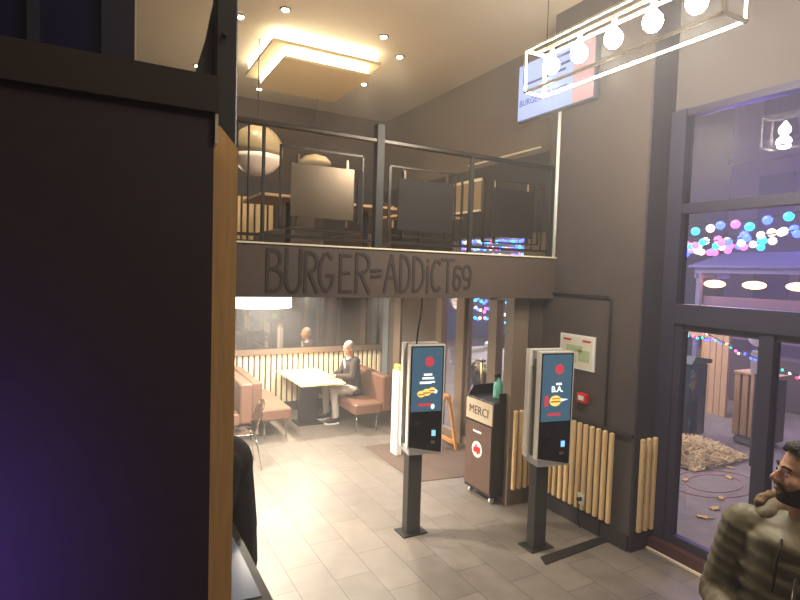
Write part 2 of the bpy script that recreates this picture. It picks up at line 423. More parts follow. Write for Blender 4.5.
MB().box(fa, fa+.016, yr-.01, yr+.01, 2.88, 3.56).box(fb-.016, fb, yr-.01, yr+.01, 2.88, 3.56).box(fa, fb, yr-.01, yr+.01, 3.545, 3.565).box(fa, fb, yr-.01, yr+.01, 2.87, 2.89).build('infill_frame', M_RAIL, rl)
MB().box(X_at(356), X_at(361), yr-.04, yr-.02, 2.95, 3.42).build('flat_bar', M_DKPANEL, rl)
infill(396, 450, 2.93, 3.40, M_DKPANEL); infill(488, 530, 2.93, 3.42, M_DKPANEL)
for a, b in ((388, 455), (482, 538)):
    fa, fb = X_at(a), X_at(b)
    MB().box(fa, fb, yr-.01, yr+.01, 3.50, 3.515).box(fa, fb, yr-.01, yr+.01, 2.87, 2.885).box(fa, fa+.012, yr-.01, yr+.01, 2.87, 3.515).box(fb-.012, fb, yr-.01, yr+.01, 2.87, 3.515).build('infill_frame', M_RAIL, rl)

# ------------------------------------------------------------------ near left : partition, cap, oak board, glazed screen, stair post
p = struct(B(-2.5, .205, 1.2, 1.27, 0, 2.86).build('wall_partition', M_PANEL))
struct(B(-2.5, .212, 1.185, 1.275, 2.862, 2.935).build('trim_2', M_CAP))
struct(B(.2055, .2115, 1.19, 1.27, 2.80, 2.862).build('trim_3', M_TRIMW))
ob = MB(); ob.prism([(-.2, 0), (.272, 0), (.272, 2.815), (.232, 2.86), (-.2, 2.86)], 'Y', 1.285, 1.325)
tag(ob.build('oak_end_board', M_OAK), 'pale oak upright board with clipped corner at the end of the dark partition', 'board')
gs = thing('glazed_screen', 'dark navy framed screen rising behind the partition cap, top left', 'screen', (-.7, 1.62, 2.6))
fr = MB(); fr.box(-2.4, .075, 1.6, 1.66, 2.7, 2.98); fr.box(.0, .075, 1.6, 1.66, 2.98, 4.4); fr.box(-.155, -.13, 1.6, 1.66, 2.98, 4.4); fr.box(-.2, .0, 1.6, 1.66, 3.3, 3.34); fr.box(-.9, -.84, 1.6, 1.66, 2.98, 4.4); fr.box(-2.4, .075, 1.6, 1.66, 4.4, 4.5)
fr.build('frame', mat('navy_frame', (46, 44, 66), .5), gs)
B(-2.4, .0, 1.625, 1.635, 2.98, 4.4).build('pane', mat('navy_panel', (30, 28, 74), .25), gs)
B(.0755, .0795, 1.6, 1.655, 2.7, 4.5).build('edge_strip', M_TRIMW, gs)
sp = thing('stair_post', 'tall dark green steel post with a sloping stringer beside the oak board', 'post', (.41, 2.2, 0))
MB().box(.372, .452, 2.16, 2.24, 0, CE, b=.006).build('post', M_METAL, sp)
MB().prism([(.44, 2.9), (.44, 4.0), (.415, 3.72), (.37, 3.52), (.35, 3.41), (.308, 3.26), (.30, 2.9)], 'Y', 2.22, 2.27).build('stringer', M_METAL, sp)
MB().tube([(.40, 2.15, 3.4), (.40, 2.12, 3.4)], .012, 10).build('bolt', M_RAIL, sp)

# steps and landing the people stand on (below and beside the frame)
struct(B(1.55, 3.3, -.2, 1.5, 0, .2).build('floor_step', mat('dark_step', (70, 62, 58), .6)))

# ------------------------------------------------------------------ upper wall lamps & ceiling pieces
cl = thing('ceiling_raft', 'two-tier cream ceiling raft with glowing coves above the mezzanine', 'ceiling light', (2.47, 7.2, 5.0))
B(1.76, 3.18, 6.52, 7.95, 5.19, 5.23).build('upper_panel', M_CEILP, cl)
B(1.92, 3.06, 6.56, 7.87, 5.04, 5.07).build('lower_panel', M_CEILP, cl)
MB().box(1.80, 3.14, 6.56, 7.91, 5.23, CE-.001).build('upper_cove', E_COVE, cl)
MB().box(1.95, 3.03, 6.59, 7.84, 5.07, 5.19).build('lower_cove', E_COVE, cl)
spots = [(1.77, 6.06), (2.99, 6.10), (3.45, 6.54), (3.5, 7.77), (1.38, 6.5), (2.2, 8.9), (1.2, 8.4)]
names = ['recessed ceiling spotlight nearest the camera, left of the ceiling raft', 'recessed ceiling spotlight in front of the right corner of the ceiling raft',
         'recessed ceiling spotlight right of the ceiling raft, nearer the mezzanine wall', 'recessed ceiling spotlight behind the right end of the ceiling raft',
         'recessed ceiling spotlight beside the dark stair post', 'recessed ceiling spotlight behind the ceiling raft', 'recessed ceiling spotlight at the far left of the ceiling raft']
s0 = thing('ceiling_spotlight', names[0], 'spotlight', (0, 0, 0), group='spotlights in the mezzanine ceiling')
MB().lathe((0, 0, 0), [(.062, 0), (.065, -.006), (.05, -.012), (.045, -.002)], 20).build('bezel', M_STEEL, s0, True)
MB().ell((0, 0, -.008), (.04, .04, .02)).build('bulb', E_SPOT, s0, True)
for i, (x, y) in enumerate(spots):
    o = s0 if i == 0 else copy_tree(s0)
    o.location = (x, y, CE); o['label'] = names[i]

# linear pendant with globe bulbs
PX = 3.02
pn = thing('linear_pendant_light', 'white rectangular frame pendant hung with bare round bulbs near the screen', 'pendant light', (PX, 2.6, 3.98))
f = MB(); r_ = .009
xa, xb, ya, yb, za, zb = PX-.10, PX+.10, 1.84, 3.42, 3.98, 4.30
for x in (xa, xb):
    for z in (za, zb): f.box(x-r_, x+r_, ya, yb, z-r_, z+r_)
for x in (xa, xb):
    for y in (ya, yb): f.box(x-r_, x+r_, y-r_, y+r_, za, zb)
for y in (ya, yb):
    for z in (za, zb): f.box(xa, xb, y-r_, y+r_, z-r_, z+r_)
f.box(PX-r_, PX+r_, ya, yb, zb-r_, zb+r_)
f.build('frame', mat('white_metal', (236, 232, 222), .4), pn)
for y in (1.95, 3.3):
    MB().tube([(PX, y, zb), (PX, y, CE)], .004, 6).build('suspension_wire', M_STEEL, pn)
for y in (3.24, 2.96, 2.66, 2.36, 2.07):
    MB().tube([(PX, y, zb), (PX, y, 4.225)], .018, 10).build('lamp_holder', M_WHITE, pn, True)
    MB().lathe((PX, y, 4.15), [(.003, -.062), (.032, -.055), (.054, -.03), (.062, 0), (.056, .03), (.036, .055), (.02, .078), (.018, .09)], 20).build('bulb', E_BULB, pn, True)

# screen on its white pole
tv = thing('menu_television', 'wall screen with pale blue and pink picture reading BURGER ADDICT, upper right', 'television', (4.24, 4.48, 4.3))
MB().box(4.215, 4.28, 3.91, 5.05, 4.29, 4.94, b=.008).build('casing', mat('grey_casing', (70, 72, 84), .4), tv)
B(4.211, 4.216, 4.20, 5.03, 4.31, 4.92).build('display', E_TVB, tv)
B(4.211, 4.216, 3.925, 4.20, 4.31, 4.92).build('side_display', E_TVP, tv)
text_mesh('lettering', 'BURGER ADDICT', .10, face_nx(4.209, 4.64, 4.49), E_TVT, tv, xs=.95)
for k, (a, b, z) in enumerate(((4.25, 4.5, 4.83), (4.3, 4.9, 4.68), (4.25, 4.4, 4.60), (4.25, 4.42, 4.74))):
    B(4.208, 4.211, a, b, z, z+.025).build('text_line', E_TVT, tv)
B(4.28, 4.33, 4.2, 4.5, 4.45, 4.8).build('wall_bracket', M_BLACK, tv)
tag(MB().tube([(4.30, 4.45, 2.752), (4.30, 4.45, 4.32)], .018, 12).build('screen_pole', M_WHITE, None, True), 'slim white upright pole from the mezzanine edge to the screen', 'pole')

# conduit on wall, small spot, poster, call point, socket, slats
tag(MB().tube([(4.315, 4.47, 2.36), (4.315, 3.69, 2.36), (4.315, 3.67, 2.34), (4.315, 3.67, .02)], .012, 8).build('wall_conduit', M_BLKM, None, True), 'thin black conduit running across and down the dark wall beside the poster', 'conduit')
po = thing('evacuation_plan', 'white framed safety plan with green map on the dark wall', 'poster', (4.325, 4.08, 1.6))
B(4.315, 4.33, 3.84, 4.31, 1.6, 1.95).build('frame', M_WHITE, po)
B(4.312, 4.316, 3.87, 4.28, 1.62, 1.93).build('sheet', mat('plan_paper', (226, 222, 205), .6), po)
g_ = MB(); 
for a, b, c, d in ((3.9, 4.05, 1.68, 1.8), (4.07, 4.2, 1.66, 1.74), (4.0, 4.22, 1.78, 1.84)): g_.box(4.3105, 4.3125, a, b, c, d)
g_.build('plan_map', mat('plan_green', (178, 196, 150), .6), po)
B(4.3105, 4.3125, 3.89, 4.0, 1.885, 1.905).box(4.3105, 4.3125, 4.15, 4.26, 1.885, 1.905).build('red_heading', M_RED, po)
fc = thing('fire_call_point', 'small red fire alarm call point on the dark wall under the plan', 'alarm button', (4.31, 3.95, 1.27))
MB().box(4.28, 4.33, 3.89, 4.02, 1.27, 1.37, b=.008).build('casing', M_RED, fc)
B(4.276, 4.282, 3.92, 3.99, 1.30, 1.345).build('white_label', M_WHITE, fc)
so = thing('wall_socket', 'white wall socket with black plug low among the wooden slats', 'socket', (4.29, 3.88, .25))
MB().box(4.262, 4.27, 3.84, 3.92, .25, .37, b=.003).build('faceplate', M_WHITE, so)
MB().tube([(4.262, 3.88, .31), (4.225, 3.88, .31)], .02, 12).tube([(4.23, 3.88, .31), (4.22, 3.88, .27), (4.235, 3.885, .2), (4.25, 3.89, .1), (4.25, 3.86, .02)], .005, 6).build('plug', M_BLACK, so, True)

def slats(name, label, spec, m, group='wooden slat cladding panels'):
    """spec: axis, fixed range, start, step, count, width, z0, z1"""
    ax, a0, a1, st, dt, n, wd, z0, z1 = spec
    mb = MB()
    for i in range(n):
        c = st+dt*i
        if ax == 'Y': mb.box(a0, a1, c-wd/2, c+wd/2, z0, z1, b=.007)
        else: mb.box(c-wd/2, c+wd/2, a0, a1, z0, z1, b=.007)
    return tag(mb.build(name, m), label, 'wall cladding', group)
slats('wooden_cladding', 'pale wooden slats on the dark wall behind the right kiosk, left of the pillar', ('Y', 4.27, 4.31, 3.56, .08, 12, .042, .19, 1.07), M_SLAT)
slats('wooden_cladding', 'three pale wooden slats on the pillar beside the shop window', ('X', 3.28, 3.318, 4.40, .085, 3, .045, .19, 1.07), M_SLAT)
slats('wooden_cladding', 'short run of pale wooden slats between the bin and the right kiosk', ('X', 4.56, 4.6, 3.98, .08, 4, .042, .19, 1.07), M_SLAT)
slats('wooden_cladding', 'wooden slats coloured pale as under strong light along the back wall behind the booth table', ('X', 9.44, 9.48, 1.2, .098, 37, .066, .17, 1.02), M_SLATW)
tag(B(1.1, 4.83, 9.40, 9.5, 1.03, 1.12).build('ledge', mat('brown_ledge', (110, 88, 70), .5)), 'brown ledge running along the top of the back wall slats', 'shelf')
tag(B(4.30, 4.335, 3.35, 4.59, 1.08, 1.10).build('slat_rail', M_BASE), 'dark rail capping the slats under the safety plan', 'rail')
mr = thing('wall_mirror', 'long brown-tinted mirror above the slats reflecting the kiosks', 'mirror', (3, 9.47, 1.13))
M_MIR = mat('tinted_mirror', (150, 138, 124), .04, metal=1.)
for a, b in ((1.1, 2.62), (2.63, 3.63), (3.64, 4.7)):
    B(a, b, 9.478, 9.486, 1.13, 2.3).build('mirror_glass', M_MIR, mr)

# ------------------------------------------------------------------ order kiosks
def kiosk(label, flip):
    k = thing('order_kiosk', label, 'order kiosk', (0, 0, 0), group='double-sided self-order kiosks')
    MB().box(-.135, .135, -.1, .1, 0, .012, b=.002).build('base_plate', M_BLKM, k)
    MB().box(-.075, .075, -.05, .05, .012, 1.78, b=.004).build('pole', M_POLE, k)
    rot = Matrix.Translation((.075, 0, 0)) @ Matrix.Rotation(R(-10), 4, 'Z')
    for side in (0, 1):
        T = rot @ Matrix.Rotation(PI*side, 4, 'Z')
        def nb(): m = MB(); m.xf = T; return m
        m = nb()
        zl, zr = (.87, .80) if side == 0 else (.84, .84)
        m.prism([(-.18, zl), (.18, zr), (.18, 1.86), (-.18, 1.86)], 'Y', -.122, -.062)
        hs = m.build('screen_housing', M_KWHITE, k)
        m = nb(); m.prism([(-.168, zl+.012), (.168, zr+.012), (.168, 1.848), (-.168, 1.848)], 'Y', -.126, -.121)
        bz = m.build('front_glass', M_KGLASS, k)
        m = nb(); m.box(-.155, .155, -.1285, -.1255, 1.22, 1.835)
        ds = m.build('display', E_SCREEN, k)
        # advert
        m = nb(); y0, y1 = -.1305, -.128
        for i in range(6):
            a = i*1.1+.3; m.ell((.02+.026*math.cos(a), (y0+y1)/2, 1.70+.03*math.sin(a)), (.024, .0012, .022), 8, 5)
        m.build('logo_mark', E_SCRR, ds)
        m = nb()
        if flip:
            pass
        else:
            for (a, b, z, h) in ((-.035, .05, 1.565, .02), (-.05, .07, 1.53, .02), (-.075, .045, 1.487, .022), (.03, .08, 1.495, .016)): m.box(a, b, y0, y1, z, z+h)
        if flip: m.box(-.01, .05, y0, y1, 1.555, 1.575)
        m.build('advert_text', E_SCRW, ds)
        if flip:
            text_mesh('advert_lettering', 'B.A.', .075, T @ face_ny(.005, -.129, 1.515), E_SCRW, ds, bold=.002)
        m = nb()
        if flip:
            m.mi = 0; m.ell((-.01, -.129, 1.41), (.062, .0016, .05), 16, 8)
            m.mi = 1; m.box(-.06, .045, -.1325, -.1295, 1.395, 1.41); m.box(-.05, .035, -.1325, -.1295, 1.425, 1.435)
            m.mi = 2; m.prism([(.05, 1.40), (.05, 1.43), (.125, 1.42)], 'Y', y0, y1)
            m.mi = 3; m.box(-.125, -.085, y0, y1, 1.36, 1.46)
        else:
            for cx, cz, rr_ in ((-.055, 1.39, .042), (.0, 1.405, .046), (.055, 1.425, .036)):
                m.mi = 0; m.ell((cx, -.129, cz), (rr_, .0016, rr_*.75), 14, 8)
                m.mi = 1; m.box(cx-rr_*.8, cx+rr_*.8, -.132, -.1295, cz-.012, cz)
            m.mi = 2; m.ell((.09, -.129, 1.41), (.02, .0014, .02), 10, 6)
        m.build('burger_picture', [E_SCRY, E_SCRB, E_SCRW, E_SCRR], ds)
        m = nb(); m.box(-.085, .05, y0, y1, 1.272, 1.298); m.mi = 1
        if not flip: m.ell((.065, -.129, 1.265), (.02, .0014, .026), 10, 6)
        m.build('advert_button', [E_SCRR, E_SCRW], ds)
        m = nb(); m.box(-.11, -.055, -.131, -.125, 1.08, 1.12, b=.004); m.build('scanner', M_BLACK, bz)
        m = nb(); m.box(.05, .10, -.15, -.125, .945, 1.05, b=.006); pt = m.build('payment_terminal', M_BLACK, k)
        m = nb(); m.box(.055, .095, -.152, -.1495, .985, 1.04); m.build('terminal_screen', E_PAY, pt)
        m = nb(); m.box(.055, .10, -.135, -.125, .905, .935, b=.003); m.build('card_sticker', mat('tan_sticker', (150, 128, 100), .6), pt)
    m = MB(); m.xf = rot; m.box(-.15, .15, -.064, .064, 1.70, 1.855); m.build('top_bracket', M_KGREY, k)
    m = MB(); m.xf = rot; m.prism([(-.12, .80), (.12, .80), (.12, .87), (-.12, .87)], 'X', -.16, .17); m.build('bottom_bracket', M_KGREY, k)
    return k
k1 = kiosk('double-sided order kiosk under the mezzanine edge showing several burgers, left of the bin', False); k1.location = (2.68, 4.55, 0)
k2 = kiosk('double-sided order kiosk in front of the slatted wall showing one burger', True); k2.location = (3.61, 3.80, 0)
tag(MB().tube([(2.66, 4.52, 1.86), (2.665, 4.51, 2.0), (2.70, 4.52, 2.15), (2.73, 4.56, 2.31)], .009, 8).build('power_cable', M_BLKM, None, True), 'dark cable rising from the left kiosk to the mezzanine underside', 'cable')
tag(MB().prism([(3.45, 3.50), (4.31, 3.56), (4.31, 3.66), (3.50, 3.62)], 'Z', 0, .008).build('cable_cover', M_BLKM), 'flat dark cable cover on the floor from the right kiosk to the wall', 'cable cover')

# ------------------------------------------------------------------ waste bin
bn = thing('waste_bin', 'dark brown waste cabinet on casters with MERCI sign panel and red round logo', 'waste bin', (3.98, 4.94, 0))
M_BINB = mat('bin_black', (38, 34, 33), .4); M_BIND = mat('bin_door_brown', (98, 76, 66), .5, var=.1, scale=8)
MB().box(3.765, 4.22, 4.69, 5.19, .08, 1.14, b=.004).build('cabinet', M_BINB, bn)
B(3.752, 3.766, 4.705, 5.175, .12, .86).build('door', M_BIND, bn)
pl = B(3.75, 3.766, 4.70, 5.18, .885, 1.12).build('sign_panel', mat('sign_beige', (196, 180, 156), .5), bn)
text_mesh('lettering', 'MERCI', .135, face_nx(3.748, 4.94, 1.0), mat('sign_ink', (64, 50, 44), .6), pl, xs=.95)
ra = MB()
ra.prism([(4.69, 1.14), (4.71, 1.14), (4.71, 1.24), (4.69, 1.24)], 'X', 3.84, 4.22)
ra.prism([(3.77, 1.14), (4.22, 1.14), (4.22, 1.25), (3.84, 1.25)], 'Y', 5.17, 5.19)
ra.box(4.2, 4.22, 4.69, 5.19, 1.14, 1.25)
ra.prism([(3.95, 1.14), (4.22, 1.14), (4.22, 1.245), (4.0, 1.245)], 'Y', 4.685, 4.70)
ra.build('tray_rim', M_BLACK, bn)
lg = MB(); lg.prism([(4.95+.092*math.cos(t*PI/12), .56+.092*math.sin(t*PI/12)) for t in range(24)], 'X', 3.748, 3.753); lg.mi = 1
for dy, dz, h in ((-.05, 0, .07), (-.02, -.01, .09), (.012, .01, .09), (.045, -.005, .06)): lg.box(3.7455, 3.749, 4.95+dy-.012, 4.95+dy+.016, .56+dz-h/2, .56+dz+h/2)
lg.build('round_logo', [M_WHITE, M_RED], bn)
B(3.748, 3.753, 4.88, 5.03, .75, .772).build('white_caption', M_WHITE, bn)
for x in (3.82, 4.16):
    for y in (4.75, 5.13):
        c = MB().tube([(x, y-.012, .032), (x, y+.012, .032)], .032, 14).box(x-.015, x+.015, y-.018, y+.018, .06, .085).build('caster', M_WHITE, bn)
bo = thing('spray_bottle', 'turquoise spray bottle with dark trigger standing on the waste cabinet', 'spray bottle', (3.98, 4.90, 1.14))
MB().lathe((3.98, 4.90, 1.141), [(.05, 0), (.055, .01), (.055, .14), (.048, .175), (.022, .21), (.018, .235)], 20).build('bottle', mat('turquoise_plastic', (112, 196, 172), .3), bo, True)
MB().box(3.95, 4.005, 4.885, 4.915, 1.375, 1.42, b=.006).tube([(3.955, 4.90, 1.40), (3.92, 4.90, 1.398)], .012, 10).tube([(3.965, 4.90, 1.385), (3.945, 4.90, 1.35), (3.945, 4.90, 1.32)], .006, 8).build('trigger_head', M_BLACK, bo)
B(3.9265, 3.935, 4.88, 4.92, 1.17, 1.25).build('paper_label', mat('label_pale', (200, 225, 215), .6), bo)

# mat, white stand, A frame
tag(MB().prism([(3.36, 5.62), (3.99, 5.53), (4.74, 5.5), (4.74, 7.05), (3.36, 7.08)], 'Z', 0, .008).build('door_mat', M_MATD), 'large brown entrance mat on the tiles in front of the glass doors', 'mat')
ws = thing('leaflet_stand', 'slim white stand with yellowish top beside the brown bench', 'stand', (3.62, 6.62, .009))
MB().box(3.58, 3.66, 6.54, 6.72, .009, 1.18, b=.004).build('column', M_WHITE, ws)
MB().box(3.59, 3.65, 6.56, 6.70, 1.18, 1.26, b=.004).build('leaflets', mat('yellow_paper', (214, 180, 96), .7), ws)
af = thing('sandwich_board', 'small orange wood A-frame board behind the left kiosk', 'sandwich board', (4.3, 6.62, .009))
M_AF = mat('orange_wood', (214, 152, 80), .5, var=.1, scale=10)
for s_ in (-1, 1):
    m = MB()
    for yy in (6.42, 6.86): m.prism([(4.30+.015*s_, .82), (4.30+.05*s_, .82), (4.30+.21*s_, .009), (4.30+.175*s_, .009)], 'Y', yy-.02, yy+.02)
    m.box(4.3+min(.165*s_, .195*s_), 4.3+max(.165*s_, .195*s_), 6.42, 6.86, .08, .13); m.box(4.3+min(.02*s_, .045*s_), 4.3+max(.02*s_, .045*s_), 6.42, 6.86, .76, .82)
    m.build('leg_frame', M_AF, af)

# ------------------------------------------------------------------ booth seats and table
def booth(name, label, x0, x1, bx0, bx1, y0, y1, legs=True):
    t = thing(name, label, 'bench', ((x0+x1)/2, (y0+y1)/2, 0), group='brown leatherette booth benches')
    MB().box(x0, x1, y0, y1, .28, .45, b=.02).build('seat', M_LEATH, t)
    MB().box(bx0, bx1, y0, y1, .30, .87, b=.02).build('backrest', M_LEATH, t)
    for x in (x0+.06, x1-.06):
        for y in (y0+.08, y1-.08): MB().tube([(x, y, 0), (x, y, .29)], .012, 10).build('leg', M_CHROME, t, True)
    return t
booth('booth_bench', 'brown leatherette bench under the seated man in the blazer', 3.48, 3.95, 3.952, 4.10, 7.72, 9.36)
booth('booth_bench', 'brown leatherette bench facing the table from the left', 2.08, 2.53, 1.93, 2.078, 7.93, 9.36)
booth('booth_bench', 'brown leatherette bench backing onto the left bench, behind the clear chair', 1.22, 1.748, 1.75, 1.925, 7.85, 9.36)
tb = thing('pedestal_table', 'pale wood table on a black pedestal in front of the seated man', 'table', (3.07, 8.7, 0))
MB().box(2.70, 3.44, 8.02, 9.38, .725, .75, b=.004).build('tabletop', M_TABLE, tb)
MB().box(2.80, 3.22, 8.42, 8.82, 0, .015, b=.003).build('base_plate', M_BLKM, tb)
MB().box(2.87, 3.15, 8.55, 8.69, .015, .725, b=.004).build('pedestal', M_BLKM, tb)
dr = thing('drum_pendant', 'wide glowing cream drum lampshade over the booth at the far left', 'pendant light', (1.99, 8.0, 1.97))
MB().lathe((1.99, 8.0, 1.97), [(.49, 0), (.5, .01), (.5, .25), (.49, .26)], 40).build('lamp_shade', E_DRUM, dr, True)
MB().tube([(1.99, 8.0, 2.23), (1.99, 8.0, 2.31)], .01, 8).build('stem', M_BLKM, dr)

# clear chair
ch = thing('clear_chair', 'transparent plastic chair with thin chrome legs by the left bench', 'chair', (1.58, 6.95, 0))
M_CLR = glass_mat('clear_plastic', (.82, .80, .77), 2.6, .08)
sh = MB()
nx_, ny_ = 8, 8
vs = []
for i in range(nx_+1):            # seat + curved back shell, back at +X side
    for j in range(ny_+1):
        u = i/nx_; v = (j/ny_-.5)
        if u < .5: x = -.20+u*2*.36; z = .46-.02*math.sin(u*2*PI); wd = .21
        else:
            q = (u-.5)*2; x = .16+.10*q+.02*math.sin(q*PI/2); z = .46+.40*q-.01; wd = .21-.05*q*q
        vs.append((1.58+x-(.05*abs(v)**2*4 if u > .55 else 0), 6.95+v*2*wd, z+(.02*abs(v)*2 if u < .5 else -.08*(abs(v)*2)**3*(u-.5)*2)))
n_ = len(vs); fs = []
for i in range(nx_):
    for j in range(ny_):
        a = i*(ny_+1)+j; fs.append((a, a+1, a+ny_+2, a+ny_+1))
sh.add(vs, fs); so_ = sh.build('shell', M_CLR, ch, True)
bake(so_, [('SOLIDIFY', dict(thickness=.008))])
for sx, sy in ((-1, -1), (-1, 1), (1, -1), (1, 1)):
    MB().tube([(1.58+sx*.13, 6.95+sy*.14, .44), (1.58+sx*.20, 6.95+sy*.20, 0)], .010, 8, .007).build('leg', M_CHROME, ch, True)

# ------------------------------------------------------------------ mezzanine furniture
md = thing('globe_pendant', 'large round pendant lamp with pale lower half behind the railing', 'pendant light', (1.72, 7.0, 3.7))
pr = []
for i in range(15):
    t = PI*i/14; pr.append((.005+.31*math.sin(t), -.31*math.cos(t)))
MB().lathe((1.72, 7.0, 4.0), pr[:7], 32).build('lower_shade', mat('pale_shade', (236, 228, 220), .3), md, True)
MB().lathe((1.72, 7.0, 4.0), pr[6:], 32).build('upper_shade', mat('olive_shade', (150, 136, 104), .3), md, True)
MB().tube([(1.72, 7.0, 4.3), (1.72, 7.0, CE)], .006, 8).build('cord', M_BLKM, md)
dd = thing('dome_pendant', 'small pale dome lamp glimpsed above the steel infill plate', 'pendant light', (3.05, 8.6, 4.25))
MB().lathe((3.05, 8.6, 4.22), [(.26, 0), (.25, .06), (.18, .13), (.06, .17), (.02, .18)], 28).build('lamp_shade', mat('cream_shade', (214, 196, 160), .5), dd, True)
MB().tube([(3.05, 8.6, 4.4), (3.05, 8.6, CE)], .006, 8).build('cord', M_BLKM, dd)
slats('wooden_cladding', 'low honey wood slats on the mezzanine wall beside the oak board', ('X', 9.40, 9.45, 1.9, .11, 7, .075, 3.0, 3.72), M_SLAT)
tag(B(1.0, 4.7, 9.42, 9.49, 2.76, 3.0).build('upper_bench_rail', M_BASE), 'dark low rail along the foot of the mezzanine back wall', 'rail')
def mezz_table(x, y, label):
    t = thing('cafe_table', label, 'table', (x, y, 2.75), group='wooden tables on the mezzanine')
    MB().box(x-.4, x+.4, y-.4, y+.4, 3.24, 3.27, b=.004).build('tabletop', M_OAK, t)
    MB().tube([(x, y, 2.77), (x, y, 3.24)], .03, 10).build('pedestal', M_BLKM, t)
    MB().box(x-.22, x+.22, y-.22, y+.22, 2.752, 2.77, b=.003).build('base_plate', M_BLKM, t)
def mezz_bench(x0, x1, y0, y1, label):
    t = thing('high_back_bench', label, 'bench', ((x0+x1)/2, (y0+y1)/2, 2.75), group='dark benches on the mezzanine')
    MB().box(x0, x1, y0, y1, 2.752, 3.05, b=.01).build('seat', mat('dark_brown_leather', (72, 54, 44), .5), t)
    MB().box(x1-.1, x1, y0, y1, 3.05, 3.5, b=.01).build('backrest', mat('dark_brown_leather', (72, 54, 44), .5), t)
mezz_table(1.75, 5.75, 'wooden table on the mezzanine behind the leftmost balusters')
mezz_table(2.75, 5.95, 'wooden table on the mezzanine below the steel infill plate')
mezz_table(3.7, 6.3, 'wooden table on the mezzanine behind the tall centre post')
mezz_bench(2.0, 2.45, 6.6, 8.2, 'dark bench on the mezzanine left of the steel plate')
mezz_bench(3.15, 3.6, 6.9, 8.4, 'dark bench on the mezzanine seen left of the tall centre post')
# tan panelled stretch of wall and boards standing in for slats reflected in glass
wp = thing('slat_reflection_boards', 'four upright tan boards with bright tops standing in for slats reflected in the mezzanine glass', 'reflection', (4.74, 6.75, 3.4))
for y0, y1 in ((7.06, 7.24), (6.84, 7.0), (6.6, 6.78), (6.36, 6.52)):
    MB().box(4.715, 4.735, y0, y1, 3.46, 3.86).build('board', mat('reflected_slat_tan', (150, 130, 100), .5), wp)  # reflection of wooden slats made as solid tan boards
    MB().box(4.705, 4.735, y0, y1, 3.86, 3.90).build('reflection_top', M_TRIMW, wp)
    MB().box(4.705, 4.735, y0, y1, 3.43, 3.46).build('reflection_foot', M_TRIMW, wp)
tw = thing('sloping_panel', 'sloping tan wood panel on the mezzanine right of the steel plate', 'panel', (4.26, 8.82, 2.75))
MB().prism([(3.9, 3.28), (4.62, 3.32), (4.62, 3.72), (3.9, 3.45)], 'Y', 8.80, 8.84).build('board', M_SLAT, tw)
for x in (3.95, 4.57): MB().box(x-.02, x+.02, 8.84, 8.88, 2.752, 3.4).build('leg', M_BLKM, tw)
tag(MB().tube([(4.735, 6.7, 4.12), (4.735, 5.2, 4.12)], .014, 8).build('wall_pale_tube', M_TRIMW), 'thin pale tube running along the upper right mezzanine wall', 'tube')  # light-coloured conduit, an ordinary unlit pipe

exec_people = True
# ------------------------------------------------------------------ people
M_SKIN = mat('skin', (205, 150, 122), .5, var=.05, scale=30)
M_SKIN2 = mat('skin_tan', (214, 166, 142), .5, var=.05, scale=25)
def azv(a): return Vector((math.sin(R(a)), math.cos(R(a)), 0))
def head_blob(mb, c, az, s=1., tilt=0.):
    """a head in local axes: -Y... built facing +Y then turned to azimuth az; s=1 -> 0.235 m tall"""
    T = Matrix.Translation(c) @ Matrix.Rotation(R(-az), 4, 'Z') @ Matrix.Rotation(R(tilt), 4, 'X') @ Matrix.Scale(s, 4)
    old = mb.xf; mb.xf = T
    mb.ell((0, -.012, .03), (.074, .092, .086), 20, 14)      # cranium
    mb.ell((0, .012, -.02), (.063, .074, .082), 18, 12)      # face
    mb.ell((0, .045, -.082), (.034, .034, .026), 14, 10)     # chin
    mb.ell((0, .018, -.068), (.052, .052, .036), 14, 10)     # jaw
    mb.ell((0, .072, .022), (.046, .014, .012), 14, 8)       # brow
    mb.cap((0, .080, .008), (0, .100, -.022), .0085, .0125)  # nose
    mb.ell((.011, .091, -.027), (.008, .009, .007), 10, 6); mb.ell((-.011, .091, -.027), (.008, .009, .007), 10, 6)
    mb.ell((0, .080, -.049), (.023, .011, .0055), 12, 6)     # upper lip
    mb.ell((0, .077, -.062), (.019, .011, .0065), 12, 6)     # lower lip
    for q in (-1, 1):
        mb.ell((q*.040, .058, -.018), (.022, .02, .018), 10, 8)  # cheek
        mb.ell((q*.073, -.012, -.008), (.009, .019, .031), 12, 8)  # ear
    mb.xf = old
    return T
def eyes(T, name, parent, e=1.):
    for q in (-1, 1):
        m = MB(); m.xf = T; m.mi = 0; m.ell((q*.029, .0735, .004), (.011, .009, .0055*e), 12, 8); m.mi = 1; m.ell((q*.029+.001, .0805, .0035), (.0058, .0035, .0052*e), 10, 6)
        m.build('eye', [M_WHITE, mat('dark_iris', (40, 28, 22), .2)], parent, True)

